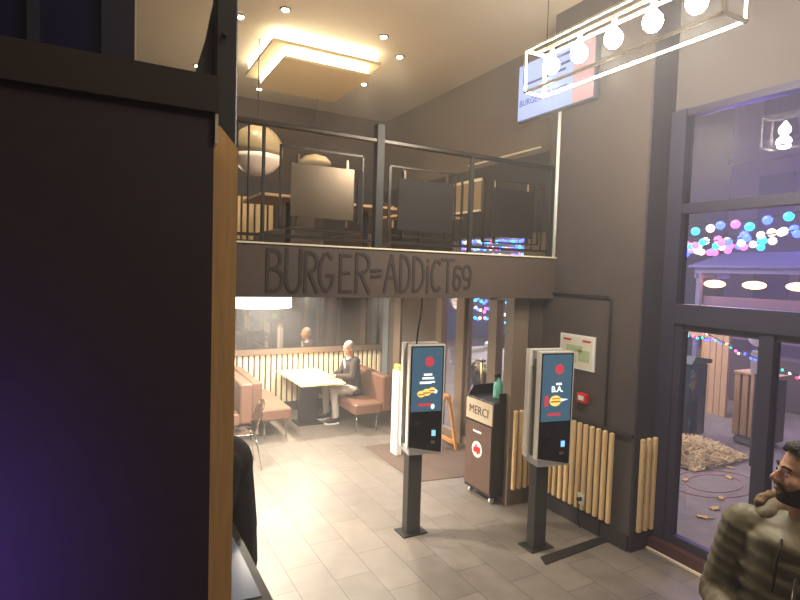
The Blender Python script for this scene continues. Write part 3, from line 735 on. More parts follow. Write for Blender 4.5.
def hand_blob(mb, wrist, fwd, palm_n, s=1., curl=.5, thumb=1):
    """palm and five bent fingers as tapered chains"""
    f = Vector(fwd).normalized(); n = Vector(palm_n); n = (n-f*n.dot(f)).normalized(); sd = f.cross(n)
    w = Vector(wrist)
    mb.cap(w, w+f*.03*s, .026*s, .028*s)
    for k in (-1.2, -.4, .4, 1.2): mb.cap(w+f*.02*s+sd*k*.012*s, w+f*.085*s+sd*k*.018*s, .015*s, .012*s, 8)
    for k, L in ((-1.5, .062), (-.5, .075), (.5, .078), (1.5, .068)):
        p = w+f*.085*s+sd*k*.0205*s; a = 0
        for j, q in enumerate((.45, .32, .23)):
            a += curl*(.5 if j == 0 else .8)
            d = f*math.cos(a)+n*math.sin(a); p2 = p+d*L*q*s
            mb.cap(p, p2, (.0098-.0009*j)*s, (.0090-.0009*j)*s, 8); p = p2
    p = w+f*.025*s+sd*.028*s*thumb; d = (f*.6+sd*.75*thumb+n*.25).normalized()
    p2 = p+d*.038*s; mb.cap(p, p2, .013*s, .0105*s, 8); d = (f*.9+sd*.2*thumb+n*.45).normalized(); mb.cap(p2, p2+d*.032*s, .0105*s, .009*s, 8)

# --- seated man in a blazer (faces -X, turned a little towards the camera)
def seated():
    P = thing('seated_person', 'grey-haired person in dark blazer and pale trousers seated at the booth table', 'person', (3.70, 8.42, 0))
    yc = 8.42
    hip = Vector((3.74, yc, .55)); ch = Vector((3.70, yc, .93)); nk = Vector((3.665, yc-.01, 1.10)); hd = Vector((3.625, yc-.02, 1.245))
    kL = Vector((3.33, yc+.22, .56)); kR = Vector((3.36, yc-.08, .57)); aL = Vector((3.38, yc+.28, .10)); aR = Vector((3.42, yc-.05, .10))
    hL = Vector((3.44, yc+.16, .79)); hR = Vector((3.42, yc-.02, .79))
    m = MB()
    m.cap(hip, ch, .115, .12); m.cap(ch, nk, .1, .055); m.cap(nk, hd-Vector((0, 0, .06)), .05, .05)
    for s_, k, a in ((1, kL, aL), (-1, kR, aR)):
        h = hip+Vector((0, s_*.09, 0)); m.cap(h, k, .078, .055); m.cap(k, a, .052, .038); m.cap(a, a+Vector((-.14, 0, -.055)), .035, .028)
    for s_, h in ((1, hL), (-1, hR)):
        sh = ch+Vector((-.01, s_*.17, .10)); el = Vector((3.62, yc+s_*.24, .80)); m.cap(sh, el, .048, .04); m.cap(el, h, .038, .027)
        hand_blob(m, h, (-1, -.3*s_, -.15), (0, 0, -1), 1., .5, -s_)
    T = head_blob(m, hd, -105)
    o = flesh(m, 'body', M_SKIN, P, .009, 3)
    eyes(T, 'eye', P)
    m = MB()   # blazer
    m.cap(hip+Vector((0, 0, .02)), ch, .15, .148); m.ell(ch+Vector((0, 0, .03)), (.13, .2, .13)); m.cap(ch+Vector((.02, -.13, .1)), ch+Vector((.02, .13, .1)), .08); m.ell(hip+Vector((.0, 0, -.02)), (.17, .2, .09))
    for s_, h in ((1, hL), (-1, hR)):
        sh = ch+Vector((-.01, s_*.17, .09)); el = Vector((3.62, yc+s_*.24, .80)); m.cap(sh, el, .068, .06); m.cap(el, el+(h-el)*.9, .058, .042)
    flesh(m, 'blazer', mat('charcoal_wool', (62, 54, 50), .85, var=.12, scale=60), P, .012, 4)
    m = MB(); m.ell(ch+Vector((-.13, -.04, .04)), (.024, .03, .12), 12, 8, Matrix.Rotation(R(-12), 3, 'Y')); m.cap(nk+Vector((-.01, -.012, -.03)), nk+Vector((-.01, .012, -.03)), .052)
    flesh(m, 'shirt', mat('pale_blue_shirt', (206, 208, 226), .7), P, .009, 2)
    m = MB()   # trousers
    m.ell(hip+Vector((-.02, 0, -.01)), (.13, .17, .09))
    for s_, k, a in ((1, kL, aL), (-1, kR, aR)):
        h = hip+Vector((-.03, s_*.09, 0)); m.cap(h, k, .092, .072); m.cap(k, a+Vector((0, 0, .03)), .068, .055)
    flesh(m, 'trousers', mat('pale_grey_trousers', (176, 168, 158), .8, var=.08, scale=20), P, .012, 3)
    for a in (aL, aR):
        m = MB(); f_ = a+Vector((-.06, 0, -.055)); m.ell(f_+Vector((0, 0, .012)), (.142, .056, .046)); m.ell(f_+Vector((.07, 0, .035)), (.062, .056, .055)); 
        s = flesh(m, 'shoe', mat('black_shoe', (36, 32, 32), .5), P, .008, 2)
        MB().prism([(f_.x-.125+.25*0, 0)]*0 or [(f_.x-.13, f_.y-.03), (f_.x-.09, f_.y-.048), (f_.x+.1, f_.y-.045), (f_.x+.12, f_.y), (f_.x+.1, f_.y+.045), (f_.x-.09, f_.y+.048), (f_.x-.13, f_.y+.03)], 'Z', 0.001, .02).build('sole', M_WHITE, s)
    m = MB(); m.xf = T; m.ell((0, -.022, .045), (.080, .088, .082), 18, 12); m.ell((0, -.06, .0), (.07, .05, .06)); m.xf = None
    flesh(m, 'hair', mat('grey_hair', (176, 168, 156), .8, var=.2, scale=80), P, .008, 2)
    m = MB(); m.xf = T
    for q in (-1, 1):
        m.tube([(q*.031+.022*math.cos(t*PI/6), .092, .004+.016*math.sin(t*PI/6)) for t in range(13)], .002, 6)
        m.tube([(q*.053, .09, .006), (q*.076, .0, .004)], .002, 6)
    m.tube([(-.009, .094, .006), (.009, .094, .006)], .002, 6)
    m.build('glasses', M_BLACK, P)
seated()

# --- person in a black coat, mostly hidden by the oak board
def coat_person():
    P = thing('standing_person', 'person in a black coat mostly hidden behind the oak board', 'person', (.66, 3.45, 0))
    x, y = .66, 3.45
    hip = Vector((x+.04, y, .92)); ch = Vector((x, y, 1.28)); nk = Vector((x-.09, y, 1.46)); hd = Vector((x-.16, y, 1.60))
    m = MB(); m.cap(hip, ch, .12, .13); m.cap(ch, nk, .10, .055); m.cap(nk, hd-Vector((0, 0, .06)), .05)
    for s_ in (-1, 1):
        h = hip+Vector((0, s_*.09, 0)); k = Vector((x-.02, y+s_*.1, .50)); a = Vector((x+.04, y+s_*.1, .09))
        m.cap(h, k, .085, .058); m.cap(k, a, .055, .04); m.cap(a, a+Vector((-.15, 0, -.05)), .036, .028)
        sh = ch+Vector((0, s_*.18, .1)); el = Vector((x-.06, y+s_*.24, 1.05)); w = Vector((x-.28, y+s_*.14, 1.10))
        m.cap(sh, el, .05, .042); m.cap(el, w, .04, .028); hand_blob(m, w, (-1, -.2*s_, 0), (0, 0, -1), 1., .5, -s_)
    T = head_blob(m, hd, -90, 1, -12)
    flesh(m, 'body', M_SKIN, P, .011, 3); eyes(T, 'eye', P)
    m = MB(); m.cap(hip+Vector((0, 0, -.02)), ch, .185, .19); m.ell(ch+Vector((0.02, 0, .06)), (.17, .23, .16)); m.cap(hip+Vector((0, 0, -.25)), hip, .19, .18)
    m.cap(ch+Vector((-.03, -.1, .13)), ch+Vector((-.03, .1, .13)), .09)
    for s_ in (-1, 1):
        sh = ch+Vector((0, s_*.18, .1)); el = Vector((x-.06, y+s_*.24, 1.05)); w = Vector((x-.26, y+s_*.14, 1.10)); m.cap(sh, el, .08, .07); m.cap(el, w, .065, .05)
    flesh(m, 'coat', mat('black_coat_cloth', (34, 30, 30), .9, var=.2, scale=40, bump=.3), P, .014, 4)
    m = MB()
    for s_ in (-1, 1):
        h = hip+Vector((0, s_*.09, 0)); k = Vector((x-.02, y+s_*.1, .50)); a = Vector((x+.04, y+s_*.1, .12)); m.cap(h, k, .1, .075); m.cap(k, a, .072, .06)
    flesh(m, 'trousers', mat('dark_green_trousers', (54, 54, 48), .85), P, .014, 3)
    for s_ in (-1, 1):
        a = Vector((x+.04, y+s_*.1, .09)); m = MB(); f_ = a+Vector((-.06, 0, -.045)); m.ell(f_, (.14, .05, .042)); m.ell(f_+Vector((.07, 0, .035)), (.06, .05, .05)); flesh(m, 'shoe', M_BLACK, P, .01, 2)
    m = MB(); m.xf = T; m.ell((0, -.022, .045), (.082, .092, .084), 18, 12); m.ell((0, -.06, .0), (.074, .055, .075)); m.xf = None
    flesh(m, 'hair', mat('black_hair', (28, 22, 20), .7), P, .01, 2)
coat_person()
# low counter with bluish glass top in front of that person
ct = thing('counter_display', 'dark counter with a pale blue glass top at the lower left edge', 'counter', (.32, 2.65, 0))
MB().box(.0, .64, 2.27, 3.04, 0, 1.06, b=.01).build('body', mat('green_black_laminate', (44, 46, 42), .5), ct)
MB().prism([(.66, 1.10), (.655, 1.12), (.0, 1.16), (.0, 1.06), (.66, 1.06)], 'Y', 2.26, 3.05).build('bezel', M_BLKM, ct)
gt = MB(); gt.add([(.615, 2.3, 1.126), (.615, 3.0, 1.126), (.03, 3.0, 1.162), (.03, 2.3, 1.162), (.615, 2.3, 1.12), (.615, 3.0, 1.12), (.03, 3.0, 1.152), (.03, 2.3, 1.152)],
  [(0, 1, 2, 3), (7, 6, 5, 4), (0, 4, 5, 1), (1, 5, 6, 2), (2, 6, 7, 3), (3, 7, 4, 0)])
gt.build('glass_top', mat('blue_grey_glass', (112, 124, 150), .2), ct)

# --- bearded man at the right
def bearded():
    bx, by, z0 = 2.232, .985, .2
    P = thing('bearded_person', 'bearded person in an olive quilted jacket looking left at the right edge', 'person', (bx, by, z0))
    tz = -106                      # way the chest faces
    F = azv(tz); S = azv(tz+90)    # S points to his right hand (left in the picture)
    c = Vector((bx, by, 0))
    def q(f, s, z): return c+F*f+S*s+Vector((0, 0, z0+z))
    hd = q(-.0, .01, 1.655)
    m = MB()
    m.cap(q(0, 0, .98), q(0, 0, 1.2), .13, .13); m.cap(q(0, 0, 1.2), q(-.02, 0, 1.42), .14, .09); m.cap(q(-.02, -.13, 1.4), q(-.02, .13, 1.4), .07); m.cap(q(-.02, 0, 1.42), q(-.005, .005, 1.58), .062, .058)
    for s_ in (-1, 1):
        m.cap(q(0, s_*.09, .95), q(.02, s_*.11, .52), .095, .062); m.cap(q(.02, s_*.11, .52), q(-.02, s_*.12, .1), .06, .042); m.cap(q(-.02, s_*.12, .08), q(.14, s_*.14, .04), .038, .03)
    sR, eR, wR = q(-.02, .195, 1.41), q(.0, .265, 1.12), q(.25, .14, 1.10)
    sL, eL, wL = q(-.02, -.195, 1.41), q(-.02, -.27, 1.12), q(.18, -.16, 1.02)
    for s_, e_, w_ in ((sR, eR, wR), (sL, eL, wL)):
        m.cap(s_, e_, .055, .045); m.cap(e_, w_, .042, .029)
    hand_blob(m, wR, F*.7-S*.7+Vector((0, 0, -.05)), -F*.2-S*.2+Vector((0, 0, -1)), 1.05, .55, 1); hand_blob(m, wL, F+S*.4, Vector((0, 0, -1)), 1.05, .55, -1)
    T = head_blob(m, hd, -47, 1.06, 6)
    flesh(m, 'body', M_SKIN2, P, .006, 3)
    eyes(T, 'eye', P)
    # quilted jacket : stacked rolls give the puffed rows
    m = MB()
    for i in range(9):
        z = .93+.062*i; w = .205+.015*math.sin(i/8*PI); d = .165
        if i >= 7: w -= .02*(i-6)
        m.ell(q(0, 0, z), (1, 1, 1)) if False else None
        rot = Matrix.Rotation(R(-tz), 3, 'Z')
        m.ell(q(.0, 0, z), (w, d, .056), 28, 10, rot)
    m.cap(q(-.02, -.13, 1.42), q(-.02, .13, 1.42), .085); m.ell(q(-.01, 0, 1.43), (.17, .12, .08), 20, 10, rot)
    m.prism([tuple((q(.150*math.cos(t*PI/12), .192*math.sin(t*PI/12), 0)).xy) for t in range(24)], 'Z', z0+.9, z0+1.42)
    for s_, e_, w_ in ((sR, eR, wR), (sL, eL, wL)):
        for a_, b_, ra, rb, n in ((s_, e_, .088, .078, 6), (e_, w_, .076, .055, 5)):
            m.cap(a_, b_, ra*.93, rb*.93)
            d = (b_-a_).normalized(); rt = Vector((0, 0, 1)).rotation_difference(d).to_matrix()
            for i in range(n+1):
                t = i/n; rad = ra+(rb-ra)*t; m.ell(a_.lerp(b_, t*.93), (rad, rad, .034), 18, 8, rt)
    flesh(m, 'quilted_jacket', mat('olive_nylon', (118, 112, 90), .55, var=.14, scale=10, bump=.5), P, .007, 5)
    m = MB()   # hood lying behind the collar
    for i in range(15):
        t = R(-12+204*i/14); m.ell(q(-.03-.11*math.sin(t), .125*math.cos(t), 1.475+.02*math.sin(t)), (.05, .05, .042), 12, 8)
    flesh(m, 'hood', mat('olive_nylon_hood', (120, 110, 84), .6, var=.25, scale=18, bump=.4), P, .008, 2)
    m = MB()
    for i in range(40):
        t = R(-5+190*i/39); m.ell(q(-.03-.14*math.sin(t), .155*math.cos(t), 1.515+.02*math.sin(t)+random.uniform(-.008, .008)), (.021, .021, .019), 8, 6)
    flesh(m, 'hood_trim', mat('brown_fur', (138, 118, 88), .95, var=.4, scale=60, bump=.8), P, .006, 1)
    m = MB(); m.box(-.006, .006, .158, .176, .72, 1.22); 
    m = MB(); m.tube([q(.168, -.0, .95), q(.172, -.0, 1.15), q(.165, 0, 1.3), q(.12, 0, 1.42)], .007, 8)
    m.build('zip', M_CHROME, P, True)
    m = MB(); m.tube([q(.14, .05, 1.46), q(.175, .055, 1.38), q(.178, .06, 1.28)], .005, 8); m.tube([q(.14, -.04, 1.46), q(.175, -.045, 1.38), q(.178, -.05, 1.3)], .005, 8)
    m.build('drawcord', M_BLACK, P, True)
    m = MB()   # hair
    m.xf = T; m.ell((0, -.024, .044), (.079, .090, .080), 22, 14); m.ell((0, .022, .092), (.060, .058, .028), 18, 10); m.ell((0, -.065, .0), (.070, .050, .066))
    for i in range(60):
        a = random.uniform(-1, 1); b = random.uniform(-.9, .9); m.ell((.056*a, .0+.068*b, .110-.026*a*a-.022*b*b+random.uniform(-.004, .009)), (.010, .012, .009), 8, 5)
    m.xf = None
    flesh(m, 'hair', mat('dark_brown_hair', (30, 22, 20), .6, var=.4, scale=120, bump=.8), P, .005, 1)
    m = MB(); m.xf = T   # beard, moustache
    for i in range(17):
        a = R(-78+156*i/16); yy = .012+.058*math.cos(a); xx = .058*math.sin(a)
        top = -.052-.012*math.cos(a)+.045*abs(math.sin(a))**3
        m.cap((xx*.97, yy, top-.006), (xx*.80, yy*.96+.002, -.088), .009, .011, 8)
    m.cap((-.022, .083, -.040), (.022, .083, -.040), .0062)
    for g2 in (-1, 1): m.cap((g2*.022, .082, -.040), (g2*.034, .068, -.062), .0065)
    m.xf = None
    flesh(m, 'beard', mat('dark_brown_beard', (50, 37, 32), .8, var=.4, scale=150, bump=.8), P, .0045, 1)
    m = MB(); m.xf = T
    for g2 in (-1, 1): m.tube([(g2*.014, .084, .024), (g2*.030, .084, .029), (g2*.047, .070, .024)], .0045, 8)
    m.build('eyebrows', mat('dark_brown_hair', (40, 30, 27), .6), P, True)
    m = MB(); m.xf = T; m.ell((0, .088, -.0555), (.015, .0035, .0035), 10, 6); m.build('mouth', mat('mouth_dark', (70, 26, 26), .5), P, True)
    m = MB()
    for s_ in (-1, 1): m.cap(q(0, s_*.09, .93), q(.02, s_*.11, .52), .11, .08); m.cap(q(.02, s_*.11, .52), q(-.02, s_*.12, .12), .078, .065)
    flesh(m, 'trousers', mat('navy_jeans', (44, 48, 66), .85), P, .014, 3)
    for s_ in (-1, 1):
        m = MB(); a = q(.05, s_*.13, .045); rot = Matrix.Rotation(R(-tz), 3, 'Z'); m.ell(a, (.05, .14, .042), 14, 8, rot); m.ell(q(-.02, s_*.12, .08), (.05, .06, .05)); flesh(m, 'shoe', M_BLACK, P, .01, 2)
bearded()

# ------------------------------------------------------------------ outside
M_PAVE = mat('street_paving', (122, 110, 96), .8, var=.18, scale=6, bump=.2)
struct(B(4.8, 34, -14, 30, -.14, -.02).build('ground_street', M_PAVE))
M_LEAF = mat('dry_leaf', (214, 170, 84), .8, var=.4, scale=3)
# leaf and straw drift by the far kerb : uncountable
lf = MB()
for i in range(3200):
    t = random.random(); x = 6.95+1.32*random.random(); y = 5.5-1.1*random.random()
    hgt = .26*max(0, 1-abs((x-7.6)/.75)**2)*max(0, 1-abs((y-4.95)/.6)**2)
    z = random.random()*hgt; a = random.uniform(0, PI); s = random.uniform(.018, .04)
    u_ = Vector((math.cos(a), math.sin(a), random.uniform(-.5, .5)))*s; v_ = Vector((-math.sin(a), math.cos(a), random.uniform(-.5, .5)))*s*.5
    p0 = Vector((x, y, z+.01)); lf.add([p0-u_, p0-v_, p0+u_, p0+v_, p0+Vector((0, 0, .006))], [(0, 1, 4), (1, 2, 4), (2, 3, 4), (3, 0, 4), (3, 2, 1, 0)])
tag(lf.build('leaf_drift', mat('straw_leaves', (206, 180, 120), .9, var=.35, scale=5)), 'drift of dry straw-coloured leaves on the pavement outside the window', 'leaves', kind='stuff')
lv = MB()
def leaf(x, y, s, a):
    m = MB(); pts = []
    for i in range(10):
        t = 2*PI*i/10; rad = s*(1 if i % 2 == 0 else .55); pts.append((x+rad*math.cos(t+a)*(1.3 if i < 3 else 1), y+rad*.55*math.sin(t+a)))
    m.prism(pts, 'Z', -.019, -.008); return m
spotsL = [(6.1, 3.6), (6.3, 3.1), (6.9, 3.5), (7.2, 4.1), (5.9, 3.0), (6.6, 4.3), (7.5, 3.9), (5.6, 3.1), (7.0, 4.5), (5.75, 3.5), (6.45, 3.75), (7.6, 4.35), (5.5, 2.75), (6.0, 2.8)]
l0 = None
for i, (x, y) in enumerate(spotsL):
    if l0 is None:
        l0 = leaf(0, 0, .07, 0).build('fallen_leaf', M_LEAF); base_z = l0.location.z; o = l0
    else: o = l0.copy(); COL.objects.link(o)
    o.location = (x, y, -.0115); o.rotation_euler = (0, 0, i*1.3); s = random.uniform(.7, 1.5); o.scale = (s, s, 1)
    tag(o, 'dry yellow-brown leaf lying flat on the pavement outside the shop window', 'leaf', 'leaves scattered on the pavement')
rg = MB()
for r1, r2 in ((.63, .65), (.41, .425)):
    n = 48; vs = []; fs = []
    for i in range(n):
        t = 2*PI*i/n
        for rr2 in (r1, r2):
            for z in (-.02, -.012): vs.append((6.85+rr2*1.0*math.cos(t), 4.08+rr2*.62*math.sin(t), z))
    for i in range(n):
        a = i*4; b = ((i+1) % n)*4
        fs += [(a+1, a+3, b+3, b+1), (a, a+1, b+1, b), (a+3, a+2, b+2, b+3), (a+2, a, b, b+2)]
    rg.add(vs, fs)
tag(rg.build('painted_ring', mat('faded_red_paint', (158, 96, 84), .8)), 'faded red painted rings on the pavement outside the window', 'road marking')
wb = thing('timber_fence', 'tall pale timber panel standing outside beyond the leaf drift', 'panel', (10.4, 6.3, 0))
MB().box(10.35, 10.42, 6.05, 6.16, -.02, 1.75, b=.004).box(10.35, 10.42, 6.17, 6.28, -.02, 1.75, b=.004).box(10.35, 10.42, 6.29, 6.40, -.02, 1.75, b=.004).box(10.35, 10.42, 6.41, 6.52, -.02, 1.75, b=.004).build('boards', M_OAK, wb)
MB().box(10.42, 10.47, 6.05, 6.52, .3, .36).box(10.42, 10.47, 6.05, 6.52, 1.3, 1.36).build('rail', M_AF, wb)
tp = thing('timber_screen', 'wide pale timber boards hung above the fairy lights outside', 'panel', (10.4, 6.9, 1.2))
MB().box(10.38, 10.42, 6.55, 7.15, 1.45, 1.78, b=.004).build('boards', M_OAK, tp)
MB().box(10.42, 10.47, 6.56, 6.62, -.02, 1.75).box(10.42, 10.47, 7.08, 7.14, -.02, 1.75).build('post', M_AF, tp)
sb = thing('slatted_litter_bin', 'wooden slatted box standing on the pavement outside, right of the timber panel', 'bin', (9.2, 4.85, 0))
for i in range(5):
    y = 4.58+i*.125; MB().box(8.98, 9.02, y-.045, y+.045, .1, 1.08, b=.006).build('slat', M_OAK, sb)
m = MB(); m.box(9.02, 9.36, 4.54, 5.12, .08, 1.04); m.build('inner_box', M_BLKM, sb)
MB().box(8.97, 9.38, 4.52, 5.14, 1.08, 1.12, b=.005).build('lid', M_OAK, sb)
MB().lathe((9.15, 4.85, -.02), [(.28, 0), (.3, .04), (.26, .1)], 24).build('round_foot', M_BLACK, sb)
db = thing('kiosk_reflection_box', 'dark tall box behind the leaf drift standing in for the kiosk reflected in the window', 'bin', (8.6, 5.55, 0))
MB().box(8.35, 8.8, 5.45, 5.95, .0, 1.2, b=.03).build('body', mat('dark_teal_plastic', (34, 46, 46), .5), db)  # dark box put outside as the kiosk's reflection in the glass
MB().prism([(8.31, 1.2), (8.84, 1.2), (8.84, 1.26), (8.4, 1.32)], 'Y', 5.42, 5.98).build('lid', mat('dark_green_plastic', (46, 66, 54), .5), db)
B(8.335, 8.352, 5.55, 5.66, .1, .24).build('terminal_reflection', em('terminal_reflection_blue', (120, 160, 220), .7), db)  # glowing patch made for the payment terminal's reflection
# globe put outside to stand in for a lamp reflected in the window
gl = thing('globe_reflection', 'pale globe on a short post near the window mullion standing in for a reflected lamp', 'street lamp', (8.0, 4.27, 0))
MB().ell((8.0, 4.27, 1.78), .125, 20, 14).build('globe', mat('reflected_globe', (190, 176, 186), .4, emit=(190, 176, 186), es=.35), gl, True)
MB().tube([(8.0, 4.27, 0-.02), (8.0, 4.27, 1.66)], .025, 10).build('post', M_FRAME, gl, True)
MB().box(7.94, 8.06, 4.21, 4.33, 1.28, 1.6, b=.01).build('reflection_block', mat('reflection_white', (196, 190, 200), .4), gl)
# fairy light strings
cols = {'blue': em('fairy_blue', (50, 70, 255), 8), 'cyan': em('fairy_cyan', (40, 190, 255), 4), 'pink': em('fairy_pink', (255, 90, 180), 4), 'warm': em('fairy_warm', (255, 228, 190), 2.6), 'red': em('fairy_red', (255, 60, 60), 3), 'green': em('fairy_green', (60, 230, 170), 2.2)}
ck = list(cols)
def fairy(label, p0, p1, sag, n, r, seq=None, jit=.0):
    p0 = Vector(p0); p1 = Vector(p1)
    t = thing('fairy_light_string', label, 'fairy lights', tuple((p0+p1)/2), group='coloured fairy lights hung over the street')
    pts = []
    for i in range(25):
        u = i/24; p = p0.lerp(p1, u); p.z -= sag*4*u*(1-u); pts.append(p)
    MB().tube(pts, .008, 5).build('cable', M_BLKM, t)
    base = t.location.copy(); first = {}
    for i in range(n):
        u = (i+.5)/n; p = p0.lerp(p1, u); p.z -= sag*4*u*(1-u); p += Vector((0, random.uniform(-jit, jit), random.uniform(-jit, jit)-r))
        c = (seq or ck)[random.randrange(len(seq or ck))]
        if c not in first:
            mb = MB(); mb.ell((0, 0, 0), (r, r, r), 12, 8); o = mb.build('bulb', cols[c], None, True); first[c] = o; o.data.transform(Matrix.Translation((0, 0, -r))) if False else None
            o.data.transform(Matrix.Translation((0, 0, -r)))
        else: o = first[c].copy(); COL.objects.link(o)
        o.parent = t; o.location = p-base
pr2 = ['pink', 'cyan', 'warm', 'blue', 'cyan', 'warm', 'pink', 'blue', 'blue']
fairy('upper string of large coloured bulbs seen through the middle shop window pane', (7.6, 5.5, 3.40), (7.4, 3.0, 3.52), .10, 12, .058, pr2, .06)
fairy('second string of large coloured bulbs just under the upper one', (7.9, 5.7, 3.20), (7.6, 3.0, 3.36), .10, 17, .055, pr2, .07)
fairy('dense middle string of coloured bulbs in the shop window', (7.5, 5.3, 3.10), (7.3, 3.0, 3.28), .06, 19, .05, pr2, .06)
fairy('lowest of the coloured bulb strings in the middle window pane', (8.1, 5.9, 3.04), (7.9, 4.2, 3.14), .03, 22, .05, pr2, .05)
fairy('fine low string of tiny coloured lights falling from left to right behind the lower pane', (7.9, 5.42, 1.98), (7.2, 3.3, 1.45), .06, 26, .018, None, .02)
fairy('short low string of tiny lights left of the timber panel', (8.6, 6.2, 1.7), (8.6, 5.3, 1.62), .03, 14, .022, None, .03)
fairy('short blue string of tiny lights above the low string outside', (8.8, 6.4, 2.0), (8.8, 5.6, 1.9), .03, 12, .024, ['blue', 'green', 'cyan', 'red'], .03)
for k in range(5):
    fairy(['highest','second highest','middle','second lowest','lowest'][k]+' blue and pink light string beyond the white car through the entrance glass', (10.5, 15.2, 2.35-.27*k), (10.5, 11.6, 2.3-.27*k), .05, 24, .05, ['blue', 'blue', 'cyan', 'pink', 'warm'], .06)
for k in range(3):
    fairy(['highest','middle','lowest'][k]+' light string seen through the strip window at mezzanine floor level', (7.0, 10.2, 3.28-.14*k), (7.0, 8.0, 3.24-.14*k), .02, 22, .035, ['blue', 'pink', 'warm', 'cyan', 'blue'], .02)
# market stall with orange lamps
st = thing('market_stall', 'market stall with pale beams and an orange lit counter across the street', 'stall', (12.3, 6.6, 0))
M_STALL = mat('stall_timber', (120, 112, 140), .7)
MB().box(12.0, 12.12, 5.35, 7.9, 2.72, 2.84).box(12.0, 13.2, 5.35, 5.45, 2.6, 2.7).box(12.0, 13.2, 7.8, 7.9, 2.6, 2.7).build('beam', M_STALL, st)
MB().prism([(11.9, 2.84), (13.3, 3.2), (13.3, 3.24), (11.9, 2.88)], 'Y', 5.25, 8.0).build('awning', mat('awning_violet', (110, 104, 150), .8), st)
for y in (5.4, 7.8): MB().box(12.0, 12.1, y-.05, y+.05, -.02, 2.72).build('post', M_STALL, st)
MB().box(12.15, 12.2, 5.45, 7.75, 1.3, 2.2).build('back_panel', mat('stall_back', (120, 96, 110), .8), st)
MB().box(12.0, 12.6, 5.45, 7.75, .0, 1.0).build('counter', mat('stall_counter', (92, 74, 70), .8), st)
for y in (5.75, 6.6, 7.45):
    o = thing('stall_lamp', {5.75: 'rightmost', 6.6: 'middle', 7.45: 'leftmost'}[y]+' of the three oval orange lamps hanging under the stall beam', 'lamp', (12.06, y, 2.42), group='orange lamps on the market stall')
    MB().ell((12.06, y, 2.48), (.13, .24, .085), 16, 10).build('shade', E_ORANGE, o, True)
    MB().tube([(12.06, y, 2.56), (12.06, y, 2.72)], .01, 6).build('cord', M_BLKM, o)
# facades across the street
M_FAC = mat('night_facade', (120, 100, 112), .85, var=.1, scale=.8)
fc_ = thing('street_building', 'dim violet facade across the street with tall windows', 'building', (20, 6, 0))
MB().box(20, 21, -10, 12, -.1, 14).build('wall', M_FAC, fc_)
for iy in range(10):
    for iz in range(4):
        y = -8.5+iy*2.1; z = 1.2+iz*3.1
        MB().box(19.93, 20.0, y-.55, y+.55, z, z+1.9).build('window', mat('facade_window', (70, 58, 90), .2), fc_)
MB().box(19.8, 20, -10, 12, 3.6, 3.8).box(19.8, 20, -10, 12, 6.7, 6.9).box(19.8, 20, -10, 12, 9.8, 10).build('cornice', M_FAC, fc_)
fb_ = thing('street_building', 'dark building beyond the white car, seen through the entrance glass', 'building', (15, 19, 0))
MB().box(9, 22, 18, 19, -.1, 9).build('wall', mat('night_wall', (84, 76, 100), .85), fb_)
MB().box(11.0, 12.2, 17.95, 18, 1, 2.8).box(14, 15.2, 17.95, 18, 1, 2.8).build('window', mat('facade_window', (70, 58, 90), .2), fb_)

